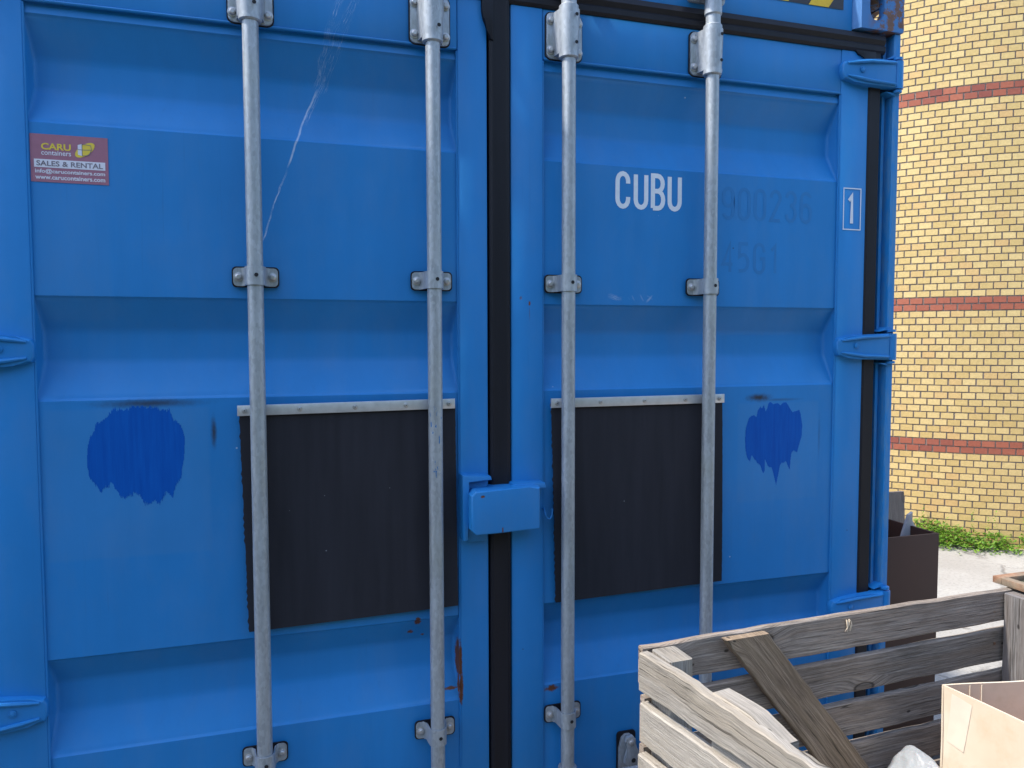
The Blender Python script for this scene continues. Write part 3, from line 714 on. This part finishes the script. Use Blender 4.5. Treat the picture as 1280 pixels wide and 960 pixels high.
# flat marks ----------------------------------------------------------------
def ribbon(bm, pts, wd, y, closed=False):
    pts = [Vector(p) for p in pts]; n = len(pts); L, Rr = [], []
    for i in range(n):
        a = pts[i-1] if (i > 0 or closed) else pts[i]; b = pts[(i+1) % n] if (i < n-1 or closed) else pts[i]
        t1 = (pts[i]-a).normalized() if (pts[i]-a).length > 1e-9 else (b-pts[i]).normalized(); t2 = (b-pts[i]).normalized() if (b-pts[i]).length > 1e-9 else t1
        t = (t1+t2).normalized(); nn = Vector((-t.y, t.x)); k = 1/max(.5, nn.dot(Vector((-t1.y, t1.x))))
        L.append(pts[i]+nn*wd/2*k); Rr.append(pts[i]-nn*wd/2*k)
    vl = [bm.verts.new((p.x, y-.000012*i, p.y)) for i, p in enumerate(L)]; vr_ = [bm.verts.new((p.x, y-.000012*i, p.y)) for i, p in enumerate(Rr)]
    for i in range(n if closed else n-1):
        j = (i+1) % n; bm.faces.new((vl[i], vl[j], vr_[j], vr_[i]))
def arc(cx, cy, rx, ry, a0, a1, n=8): return [(cx+rx*math.cos(R(a0+(a1-a0)*k/n)), cy+ry*math.sin(R(a0+(a1-a0)*k/n))) for k in range(n+1)]
G = {  # narrow stencil letters in a 1 x 2.2 box
 'C': [[(1, 1.55), *arc(.5, 1.7, .5, .5, 0, 180), *arc(.5, .5, .5, .5, 180, 360), (1, .65)]],
 'U': [[(0, 2.2), *arc(.5, .5, .5, .5, 180, 360), (1, 2.2)]],
 'B': [[(0, 0), (0, 2.2), (.45, 2.2), *arc(.45, 1.68, .5, .52, 90, -90), (.1, 1.16)], [(.1, 1.16), (.48, 1.16), *arc(.48, .58, .52, .58, 90, -90), (0, 0)]],
 '0': [[*arc(.5, 1.7, .5, .5, 0, 180), *arc(.5, .5, .5, .5, 180, 360), (1, 1.7)]],
 '9': [[(1, 1.6), *arc(.5, 1.7, .5, .5, 0, 180), *arc(.5, 1.4, .5, .5, 180, 360), (1, 1.7), (1, .6), *arc(.5, .5, .5, .5, 0, -160)]],
 '6': [[(.9, 1.9), *arc(.5, 1.7, .5, .5, 30, 180), (0, .5), *arc(.5, .5, .5, .5, 180, 360), *arc(.5, .8, .5, .5, 0, 180)]],
 '2': [[*arc(.5, 1.7, .5, .5, 180, -20), (0, 0), (1, 0)]],
 '3': [[*arc(.5, 1.7, .5, .5, 170, -90), *arc(.5, .6, .5, .6, 90, -170)]],
 '4': [[(.75, 0), (.75, 2.2), (0, .6), (1, .6)]],
 '5': [[(.95, 2.2), (.1, 2.2), (.05, 1.2), *arc(.45, .75, .52, .62, 110, -90), (0, .1)]],
 'G': [[(1, 1.6), *arc(.5, 1.7, .5, .5, 10, 180), *arc(.5, .5, .5, .5, 180, 360), (1, 1.1), (.6, 1.1)]],
 '1': [[(.15, 1.75), (.55, 2.15), (.55, 0)]],
}
def letters(s, spots, z0, hh, gw, wd, y, dz=0):
    bm = new_bm(); sx = gw; sz = hh/2.2
    for k, (ch, x) in enumerate(zip(s, spots)):
        for si, st in enumerate(G[ch]): ribbon(bm, [(x+wd/2+(gw-wd)*px, zr(z0+dz*k)+wd/2+(hh-wd)/2.2*pz) for px, pz in st], wd, y-.0004*si)
    return bm
YS = .00015
obj('white_lettering', letters('CUBU', (.3215, .374, .424, .4735), .351, .097, .0425, .0122, YS), M_WHITE, ct, smooth=False)
obj('painted_over_lettering', letters('900236', [.640+.0505*k for k in range(6)], .337, .090, .040, .0095, YS), M_GHOST, ct, smooth=False)
obj('painted_over_lettering', letters('45G1', [.640+.0505*k for k in range(4)], .190, .088, .040, .0095, YS), M_GHOST, ct, smooth=False)
bm = letters('1', (1.044,), .338, .092, .036, .011, -.0085)
ribbon(bm, [(1.0345, zr(.326)), (1.094, zr(.326)), (1.094, zr(.443)), (1.0345, zr(.443))], .0032, -.0085, True)
obj('framed_numeral', bm, M_WHITE, ct, smooth=False)
# dark blue touch-up paint
BL = [(-.924,-.225),(-.917,-.199),(-.902,-.173),(-.882,-.156),(-.874,-.143),(-.858,-.145),(-.842,-.14),(-.823,-.137),(-.802,-.139),(-.778,-.144),(-.759,-.148),(-.752,-.168),(-.738,-.179),(-.729,-.206),(-.731,-.242),(-.735,-.269),(-.739,-.305),(-.749,-.313),(-.757,-.34),(-.769,-.325),(-.778,-.346),(-.796,-.352),(-.811,-.353),(-.822,-.336),(-.834,-.326),(-.85,-.338),(-.866,-.33),(-.878,-.302),(-.894,-.314),(-.909,-.309),(-.921,-.286),(-.925,-.26)]
BR_ = [(.724,-.273),(.726,-.24),(.736,-.211),(.751,-.203),(.76,-.21),(.764,-.192),(.772,-.181),(.778,-.186),(.784,-.176),(.79,-.195),(.795,-.186),(.799,-.172),(.805,-.168),(.816,-.175),(.828,-.172),(.838,-.177),(.849,-.171),(.859,-.17),(.867,-.182),(.879,-.199),(.891,-.197),(.903,-.193),(.908,-.206),(.914,-.237),(.913,-.267),(.905,-.291),(.898,-.316),(.886,-.308),(.879,-.317),(.876,-.34),(.874,-.364),(.867,-.35),(.861,-.338),(.847,-.345),(.841,-.349),(.836,-.372),(.829,-.405),(.822,-.381),(.812,-.355),(.8,-.35),(.79,-.331),(.79,-.363),(.785,-.369),(.775,-.349),(.765,-.338),(.751,-.324),(.746,-.316),(.741,-.336),(.732,-.323),(.726,-.3)]
def blob(pts, seed, rough, cw=.0011):
    """painted patch laid down as narrow vertical brush streaks"""
    rnd = random.Random(seed); bm = new_bm(); n = len(pts)
    x = min(p[0] for p in pts); xe = max(p[0] for p in pts); k = 0
    while x < xe:
        xc = x+cw/2; zs = []
        for i in range(n):
            a, b = pts[i], pts[(i+1) % n]
            if (a[0] <= xc) != (b[0] <= xc): zs.append(a[1]+(b[1]-a[1])*(xc-a[0])/(b[0]-a[0]))
        zs.sort()
        for a, b in zip(zs[::2], zs[1::2]):
            a -= rough*(1.1*mn.noise((xc*95, seed, 0))+1.2*abs(mn.noise((xc*330, seed, 3)))+.35*rnd.uniform(-1, 1)); b += rough*(.8*mn.noise((xc*110, seed, 7))+.5*mn.noise((xc*350, seed, 9))+.25*rnd.uniform(-1, 1))
            if b > a: bm.faces.new([bm.verts.new(q) for q in ((x, YS, zr(a)), (x+cw, YS, zr(a)), (x+cw, YS, zr(b)), (x, YS, zr(b)))])
        x += cw
    return bm
obj('paint_blotch', blob(BL, 2, .010), M_BLOB, ct, 'dark blue paint blotch on the left leaf', smooth=False)
obj('paint_blotch', blob(BR_, 5, .003), M_BLOB, ct, 'dark blue dripping paint blotch on the right leaf', smooth=False)
# hazard tape on the header
bm = new_bm(); yh = -.0055; z0, z1 = zr(.941), zr(1.004); X0, X1 = .585, 1.022
bm.faces.new([bm.verts.new(p) for p in ((X0, yh, z0), (X1, yh, z0), (X1, yh, z1), (X0, yh, z1))]).material_index = 1
k = 0; x = .6365
while x < .97:
    bm.faces.new([bm.verts.new(p) for p in ((x, yh-.0008, z0+.0005), (x+.067, yh-.0008, z0+.0005), (x+.067+.045, yh-.0008, z1-.0005), (x+.045, yh-.0008, z1-.0005))]).material_index = 0
    x += .1335
obj('hazard_tape', bm, [M_YEL, M_BLK], ct, smooth=False)
# sticker
SX0, SX1, SZ0, SZ1 = -1.012, -.866, .340, .439
bm = new_bm(); prism(bm, [(SX0, zr(SZ0)), (SX1, zr(SZ0)), (SX1, zr(SZ1)), (SX0, zr(SZ1))], -.0032, -.0024)
stk = obj('sticker', bm, M_STK, ct, 'small faded red sticker with white and yellow print', smooth=False)
stk.location.y = .0026
def sx(t): return SX0+(SX1-SX0)*t
def sz(t): return zr(SZ1-(SZ1-SZ0)*t)
def text(name, s, x0, x1, zt, zb, mat, y, parent, bold=0.0):
    """text fitted to a box: fractions of the sticker, from its top left"""
    cu = bpy.data.curves.new(name, 'FONT'); cu.body = s; cu.offset = bold; cu.resolution_u = 3
    to = bpy.data.objects.new(name, cu); COL.objects.link(to)
    bpy.context.view_layer.update()
    me = bpy.data.meshes.new_from_object(to.evaluated_get(bpy.context.evaluated_depsgraph_get()))
    bpy.data.objects.remove(to); bpy.data.curves.remove(cu)
    xs = [v.co.x for v in me.vertices]; ys = [v.co.y for v in me.vertices]
    a, b, c, d = min(xs), max(xs), min(ys), max(ys)
    for v in me.vertices:
        v.co = (sx(x0)+(v.co.x-a)/(b-a)*(sx(x1)-sx(x0)), y, sz(zb)+(v.co.y-c)/(d-c)*(sz(zt)-sz(zb)))
    o = bpy.data.objects.new(name, me); COL.objects.link(o); me.materials.clear(); me.materials.append(mat); o.parent = parent
    return o
bm = new_bm(); prism(bm, [(sx(.045), sz(.695)), (sx(.96), sz(.695)), (sx(.96), sz(.525)), (sx(.045), sz(.525))], -.0036, -.0033)
obj('white_bar', bm, M_STW, stk, smooth=False)
text('lettering', 'CARU', .14, .52, .185, .325, M_STY, -.0037, stk, .03)
text('lettering', 'containers', .14, .52, .335, .435, M_STW, -.0037, stk, .01)
text('lettering', 'SALES & RENTAL', .075, .93, .555, .665, M_STG, -.0039, stk, .02)
text('lettering', 'info@carucontainers.com', .055, .955, .725, .835, M_STW, -.0037, stk, .025)
text('lettering', 'www.carucontainers.com', .055, .955, .855, .945, M_STW, -.0037, stk, .025)
bm = new_bm(); el = []
for k in range(32):
    a = 2*math.pi*k/32; ex_, ey_ = .0225*math.cos(a), .0105*math.sin(a); c_, s_ = math.cos(R(38)), math.sin(R(38))
    el.append((sx(.70)+ex_*c_-ey_*s_, sz(.285)+ex_*s_+ey_*c_))
bm.faces.new([bm.verts.new((x, -.0036, z)) for x, z in el]).material_index = 0
cxl, czl = sx(.64), sz(.285)
bm.faces.new([bm.verts.new((x, -.0038, z)) for x, z in ((cxl-.0045, czl-.010), (cxl+.0035, czl-.0125), (cxl+.0035, czl+.0125), (cxl-.0045, czl+.010))]).material_index = 1
for seg in ([(cxl+.0035, czl-.0125), (cxl+.0035, czl+.0125)], [(cxl-.0045, czl+.0005), (cxl+.0035, czl), (cxl+.021, czl+.001)], [(cxl+.0035, czl+.0125), (cxl+.020, czl+.010), (cxl+.0215, czl+.001), (cxl+.016, czl-.0105), (cxl+.0035, czl-.0125)]):
    nf = len(bm.faces); ribbon(bm, seg, .0011, -.0040); bm.faces.ensure_lookup_table()
    for f in bm.faces[nf:]: f.material_index = 2
obj('emblem', bm, [M_STY, M_STW, M_STG], stk, smooth=False)
# ------------------------------------------------------------------ wooden crate
def board(bm, O, U, V, W, L, Wd, T, rnd, seg=26, ch=.003, jit=.0022, warp=.003, topf=None, botf=None):
    O, U, V, W = Vector(O), Vector(U).normalized(), Vector(V).normalized(), Vector(W).normalized()
    uvl = bm.loops.layers.uv.verify(); ou, ov = rnd.uniform(0, 60), rnd.uniform(0, 60)
    ph = [rnd.uniform(0, 6.3) for _ in range(8)]
    cs = [(ch, 0), (Wd-ch, 0), (Wd, ch), (Wd, T-ch), (Wd-ch, T), (ch, T), (0, T-ch), (0, ch)]
    per = [0]
    for i in range(8): a, b = cs[i], cs[(i+1) % 8]; per.append(per[-1]+math.hypot(a[0]-b[0], a[1]-b[1]))
    rings = []
    for i in range(seg+1):
        u = L*i/seg; row = []
        dt = jit*(.45*math.sin(u*4+ph[0])+.3*math.sin(u*31+ph[1])+.9*mn.noise((u*38, ph[6]*9, 1))); db = jit*(.45*math.sin(u*3.4+ph[2])+.3*math.sin(u*27+ph[3])+.9*mn.noise((u*34, ph[7]*9, 5))); dw = warp*math.sin(u*2.6+ph[4])
        ue = u+(rnd.uniform(-.003, .003) if i in (0, seg) else 0)
        if topf: dt += topf(u)
        if botf: db += botf(u)
        for (v, w_) in cs:
            t = v/Wd; row.append(bm.verts.new(O+U*ue+V*(v+dt*t+db*(1-t))+W*(w_+dw)))
        rings.append(row)
    for i in range(seg):
        for k in range(8):
            j = (k+1) % 8; f = bm.faces.new((rings[i][k], rings[i+1][k], rings[i+1][j], rings[i][j]))
            uu = (L*i/seg, L*(i+1)/seg, L*(i+1)/seg, L*i/seg); vv = (per[k], per[k], per[k+1], per[k+1])
            for lp, a, b in zip(f.loops, uu, vv): lp[uvl].uv = (a+ou, b+ov)
    for ring, sgn in ((rings[0], 1), (rings[-1], -1)):
        f = bm.faces.new(ring[::sgn])
        for lp in f.loops:
            d = lp.vert.co-O; lp[uvl].uv = (d.dot(W)*1.0+ou, d.dot(V)+ov)
cr = empty('wooden_crate', 'weathered slatted wooden crate with a diagonal brace, standing in front of the container', 'crate', (.22, -.358, 0), R(3.2))
CT = 1.218; rnd = random.Random(11); CL = 1.19; CD = 1.0
x_, y_, z_ = (1, 0, 0), (0, 1, 0), (0, 0, 1)
tops = [(CT, .085), (CT-.108, .088), (CT-.219, .083), (CT-.325, .085), (CT-.434, .087), (CT-.545, .093), (CT-.655, .09), (CT-.765, .095), (CT-.875, .093), (CT-.985, .09)]
bm = new_bm()
for k, (zt, wd) in enumerate(tops):
    board(bm, (0, -.018, zt-wd), x_, z_, y_, CL, wd, .018, rnd)
for k in range(10):                                    # nail heads
    dome(bm, (1.062, .045)[k//5]+.004*(k % 3), -.0185, CT-.044-.108*(k % 5)+(.010 if k % 2 else -.012), .0028, .0015, 1, 8)
obj('back_slats', bm, [M_WOOD, M_RUST], cr, smooth=True)
# left side (turned a little inwards)
la = R(6.4); ly = Vector((math.sin(la), -math.cos(la), 0)); lw = Vector((math.cos(la), math.sin(la), 0))
def brk(u):   # broken upper edge of the top slat
    return -.007*max(0, min(1, (u-.15)/.14)) - .004*max(0, min(1, (u-.30)/.03)) + .003*mn.noise((u*22, 0, 0))
bm = new_bm()
for k, (zt, wd) in enumerate(tops):
    board(bm, Vector((-.016, -.03, zt-wd-.004-(.002*k)))+(0 if k else 0)*lw, ly, z_, lw, CD-.02, wd, .024, rnd, 60, topf=brk if k == 0 else None, jit=.0032)
obj('side_slats', bm, M_WOODL, cr, 'bleached sunlit slats on the left side')
bm = new_bm()
for k, (zt, wd) in enumerate(tops):
    board(bm, (CL-.022, -.026, zt-wd), (0, -1, 0), z_, x_, CD-.03, wd, .022, rnd)
obj('side_slats', bm, M_WOOD, cr)
bm = new_bm()
for k, (zt, wd) in enumerate(tops[1:]):
    board(bm, (.06, -CD-.022, zt-wd), x_, z_, y_, CL-.06, wd, .022, rnd)
obj('front_slats', bm, M_WOOD, cr)
def postb(x0, y0, ztop, sx_, sy_, mat, name='corner_post'):
    bm = new_bm(); board(bm, (x0, y0, 0), z_, x_, y_, ztop, sx_, sy_, rnd, 24, ch=.004, warp=.001)
    return obj(name, bm, mat, cr)
postb(.012, -.100, CT-.004, .060, .074, M_WOODL); postb(1.087, -.125, CT-.006, .078, .100, M_WOODP)
postb(.075, -CD+.002, CT-.13, .07, .07, M_WOOD); postb(CL-.10, -CD+.002, CT-.13, .07, .07, M_WOOD)
# inner block behind the left side's top slat, with a slanting broken end
bm = new_bm(); board(bm, (.016, -.235, CT-.16), (.12, -1, 0), z_, lw, .17, .155, .045, rnd, 10, topf=lambda u: -.35*max(0, u-.10) - .05*max(0, .02-u))
obj('inner_block', bm, M_WOODL, cr)
bm = new_bm(); rs = random.Random(3)
for k in range(7):
    x0 = .565+rs.uniform(-.006, .006); z0 = CT-.014+rs.uniform(-.004, .004)
    tube(bm, [(x0, -.0185, z0), (x0+rs.uniform(-.006, .004), -.0215, z0-.010), (x0+rs.uniform(-.014, .010), -.021, z0-rs.uniform(.018, .032))], [.0018, .0014, .0004], 5)
obj('splinter', bm, plain('raw_wood', (.62, .50, .36), .7), cr)
# diagonal brace on the inside of the back
bm = new_bm(); a = Vector((.222, -.044, CT+.035)); b = Vector((.655, -.044, .72)); d = (b-a); L = d.length; d.normalize(); v = Vector((0, 1, 0)).cross(d).normalized()
if v.x < 0: v = -v
board(bm, a-v*.046, d, v, (0, 1, 0), L, .092, .0205, rnd, 30, ch=.003, warp=.0005, jit=.0028)
for ve in bm.verts:                                    # sawn off level with the top slat
    if ve.co.z > CT-.002: ve.co += d*((ve.co.z-(CT-.002))/(-d.z))
obj('diagonal_brace', bm, M_WOODB, cr)
bm = new_bm()
for k in range(9): board(bm, (.03+.124*k, -.06, .62), (0, -1, 0), x_, z_, CD-.1, .118, .02, rnd, 10)
obj('inner_floor', bm, M_WOOD, cr)
# ------------------------------------------------------------------ rusty frame on the crate's far right corner
tr = empty('rusty_metal_tray', 'rusty metal frame tray resting on the right end of the wooden crate', 'tray', (1.337, -.262, CT+.002), R(1))
bm = new_bm(); TW, TL = .175, .75
def frame_ring(bm, x0, x1, y0, y1, w_, z0, z1):
    box(bm, x0, x1, y1-w_, y1, z0, z1, .002); box(bm, x0, x1, y0, y0+w_, z0, z1, .002)
    box(bm, x0, x0+w_, y0+w_, y1-w_, z0, z1, .002); box(bm, x1-w_, x1, y0+w_, y1-w_, z0, z1, .002)
frame_ring(bm, 0, TW, -TL, 0, .026, 0, .019)
obj('frame', bm, M_RUST, tr)
bm = new_bm(); box(bm, .0262, TW-.0262, -TL+.0262, -.0262, .001, .004); obj('base_plate', bm, plain('mossy_dark_plate', (.05, .055, .028), .85, 0, .3, 30), tr)
# ------------------------------------------------------------------ cardboard box in the crate
cb = empty('cardboard_box', 'open pale cardboard box with a strip of tape, standing inside the wooden crate', 'box', (.945, -.471, .642))
Hh = 1.078-.642
A, B, C_, D_ = Vector((0, 0)), Vector((.40, -.075)), Vector((.46, -.50)), Vector((.052, -.47))
def wall(p, q, z0, z1, th=.005, n=14, bulge=0, seed=0, dip=None):
    bm = new_bm(); t = (q-p); L = t.length; t.normalize(); nn = Vector((-t.y, t.x)); rows = []
    for i in range(n+1):
        for_s = []
        for j in range(9):
            s_ = i/n; zz = z0+(z1-z0)*j/8 + (dip(s_) if dip and j == 8 else 0)
            bb = bulge*math.sin(math.pi*s_)*math.sin(math.pi*(j/8)*.8+.3)+.0016*math.sin(9*s_+seed+j)
            for_s.append((p+t*L*s_+nn*bb, zz))
        rows.append(for_s)
    F = [[bm.verts.new((a.x, a.y, z)) for a, z in r] for r in rows]; Bk = [[bm.verts.new((a.x-nn.x*th, a.y-nn.y*th, z)) for a, z in r] for r in rows]
    for i in range(n):
        for j in range(8):
            f = bm.faces.new((F[i][j], F[i+1][j], F[i+1][j+1], F[i][j+1])); f.material_index = 1 if OUTFLIP else 0
            f = bm.faces.new((Bk[i][j], Bk[i][j+1], Bk[i+1][j+1], Bk[i+1][j])); f.material_index = 0 if OUTFLIP else 1
        bm.faces.new((F[i][8], F[i+1][8], Bk[i+1][8], Bk[i][8])); bm.faces.new((F[i][0], Bk[i][0], Bk[i+1][0], F[i+1][0]))
    for r0, r1 in ((F[0], Bk[0]), (F[n], Bk[n])):
        for j in range(8): bm.faces.new((r0[j], r0[j+1], r1[j+1], r1[j]))
    return bm
OUTFLIP = False
CM = [M_CARD, M_CARDIN]
obj('side_panel', wall(A, B, 0, Hh, bulge=.004, dip=lambda s: .001*math.sin(9*s)), CM, cb)     # far side (we see its inside)
obj('side_panel', wall(B, C_, 0, Hh), CM, cb)
obj('side_panel', wall(C_, D_, 0, Hh), CM, cb)
obj('side_panel', wall(D_, A, 0, Hh, bulge=-.006, seed=2, dip=lambda s: -.003*math.sin(3.1*s)), CM, cb)
bm = new_bm(); bm.faces.new([bm.verts.new((p.x, p.y, .004)) for p in (A, B, C_, D_)]); obj('bottom', bm, M_CARDIN, cb)
# vertical creases on the inner face
bm = new_bm(); t = (B-A).normalized(); nn = Vector((-t.y, t.x))
for s_ in (.065, .095, .235):
    p = A+t*s_-nn*.0066; tube(bm, [(p.x, p.y, .02), (p.x+.002, p.y, Hh*.5), (p.x, p.y, Hh-.003)], .0012, 6)
obj('crease', bm, M_CARD, cb)
# tape on the lit side
dirv = (A-D_).normalized(); nn = Vector((-dirv.y, dirv.x))
def onside(s_, z, o=.0095): p = A-dirv*s_+nn*o; return (p.x, p.y, z)
TAPE_QUAD = [(.024, Hh-.010), (.072, Hh-.018), (.056, Hh-.135), (.014, Hh-.128)]
bm = new_bm(); Ls = (A-D_).length; tg = []
for i in range(7):
    row = []
    for j in range(9):
        u, v = i/6, j/8; q = [TAPE_QUAD[k] for k in range(4)]
        s_ = (q[0][0]*(1-u)+q[1][0]*u)*(1-v)+(q[3][0]*(1-u)+q[2][0]*u)*v; z = (q[0][1]*(1-u)+q[1][1]*u)*(1-v)+(q[3][1]*(1-u)+q[2][1]*u)*v
        fs = 1-s_/Ls; fz = z/Hh; bb = -.006*math.sin(math.pi*fs)*math.sin(math.pi*fz*.8+.3)+.0016*math.sin(9*fs+2+fz*8)
        row.append(bm.verts.new(onside(s_, z, bb+.0011)))
    tg.append(row)
for i in range(6):
    for j in range(8): bm.faces.new((tg[i][j], tg[i+1][j], tg[i+1][j+1], tg[i][j+1]))
obj('tape', bm, M_TAPE, cb)
# ------------------------------------------------------------------ white sack in the crate
bm = new_bm(); rnd2 = random.Random(5)
NX, NY = 150, 130; bx0, bx1, by0, by1 = .32, .938, -.95, -.352
def bagz(u, v):
    x = bx0+(bx1-bx0)*u; y = by0+(by1-by0)*v
    e = (1-abs(2*u-1)**(14 if u < .5 else 60))*(1-abs(2*v-1)**14)
    b = .64+e**.6*(.10+.215*u**3.6*(.5+.5*v))
    nz = .018*mn.noise((x*9, y*9, 1.3))-.022*abs(mn.noise((x*20+3, y*9+x*12, 4)))-.010*abs(mn.noise((x*46-y*30, y*20, 2)))+.003*mn.noise((x*110, y*60, 2))
    return (x, y, b+nz*e)
g_ = [[bm.verts.new(bagz(i/NX, j/NY)) for j in range(NY+1)] for i in range(NX+1)]
for i in range(NX):
    for j in range(NY): bm.faces.new((g_[i][j], g_[i+1][j], g_[i+1][j+1], g_[i][j+1]))
base = [g_[i][0] for i in range(NX+1)]+[g_[NX][j] for j in range(1, NY+1)]+[g_[i][NY] for i in range(NX-1, -1, -1)]+[g_[0][j] for j in range(NY-1, 0, -1)]
bm.faces.new(base)
o = obj('white_sack', bm, M_BAG, smooth=True); o['label'] = 'crumpled white plastic sack lying in the wooden crate beside the cardboard box'; o['category'] = 'sack'
# ------------------------------------------------------------------ brown bin beside the container
bi = empty('brown_bin', 'open dark brown box bin standing beyond the right side of the container', 'bin', (1.42, .787, 0))
BW, BD, BH, T = .852, .75, 1.028, .012
bm = new_bm()
box(bm, 0, BW, 0, T, 0, BH, .001); box(bm, 0, BW, BD-T, BD, 0, BH, .001); box(bm, 0, T, T, BD-T, 0, BH, .001); box(bm, BW-T, BW, T, BD-T, 0, BH, .001)
obj('walls', bm, M_BIN, bi)
bm = new_bm(); box(bm, T, BW-T, T, BD-T, .02, .04); obj('bottom', bm, M_BIN, bi)
rnd = random.Random(7)
bm = new_bm(); board(bm, (1.62, 1.02, .06), (.0, .075, 1), x_, y_, 1.095, .765, .018, rnd, 20, warp=.001)
o = obj('plywood_sheet', bm, M_PLY); o['label'] = 'grey weathered plywood sheet leaning upright inside the brown bin'; o['category'] = 'board'
bm = new_bm()
prism(bm, [(2.13, .06), (2.295, .06), (2.296, .985), (2.308, 1.010), (2.285, 1.028), (2.269, 1.052), (2.272, 1.092), (2.262, 1.084), (2.250, 1.080), (2.212, .973)], .935, .949, .001)
o = obj('wood_offcut', bm, M_PLYL); o['label'] = 'light grey pointed offcut standing in the brown bin in front of the plywood sheet'; o['category'] = 'offcut'
# ------------------------------------------------------------------ weeds at the foot of the tower
def weeds():
    rnd = random.Random(21); V, F = [], []
    cx, cy, Rr = 7.38, 5.83, 3.0
    def leaf_(c, s_, az, tilt):
        d = Vector((math.cos(az)*math.cos(tilt), math.sin(az)*math.cos(tilt), math.sin(tilt))); sd = Vector((-math.sin(az), math.cos(az), 0)); upv = d.cross(sd)
        i = len(V)
        V.extend([tuple(c), tuple(c+d*s_*.45+sd*s_*.33-upv*s_*.06), tuple(c+d*s_), tuple(c+d*s_*.45-sd*s_*.33-upv*s_*.06), tuple(c+d*s_*.5+upv*s_*.05)])
        F.extend([(i, i+1, i+4), (i+1, i+2, i+4), (i+2, i+3, i+4), (i+3, i, i+4)])
    th = R(180)
    k = 0
    while th < R(262):
        arc_m = th*Rr
        dens = .55+.45*mn.noise((arc_m*1.9, 3.1, 0))
        gap = R(237.6) < th < R(239.2)
        hgt = .78*(.13+.12*max(0, mn.noise((arc_m*2.6, 7.7, 0)))+.03)*(.25 if gap else 1)
        for q in range(int(46*dens*(.2 if gap else 1))):
            rr = Rr+.015+abs(rnd.gauss(0, .11)); a = th+rnd.uniform(-.007, .007)
            z = hgt*math.exp(-((rr-Rr)/.22)**2)*rnd.random()**.8*1.15
            leaf_(Vector((cx+rr*math.cos(a), cy+rr*math.sin(a), z+.006)), rnd.uniform(.018, .045), rnd.uniform(0, 6.3), rnd.uniform(-.3, .9))
        if rnd.random() < .18 and not gap:                   # a taller sprig
            hs = rnd.uniform(.2, .36); a = th; rr = Rr+rnd.uniform(.02, .1)
            for q in range(22):
                t = q/22; leaf_(Vector((cx+rr*math.cos(a)+.02*math.sin(6*t), cy+rr*math.sin(a), hs*t+.02)), rnd.uniform(.02, .035)*(1.2-t*.5), rnd.uniform(0, 6.3), rnd.uniform(.1, .9))
        th += R(.28)
    me = bpy.data.meshes.new('weeds'); me.from_pydata(V, [], F); me.materials.append(M_LEAF)
    o = bpy.data.objects.new('weeds', me); COL.objects.link(o); o['kind'] = 'stuff'; o['label'] = 'bright green leafy weeds along the foot of the brick tower'; o['category'] = 'weeds'
weeds()
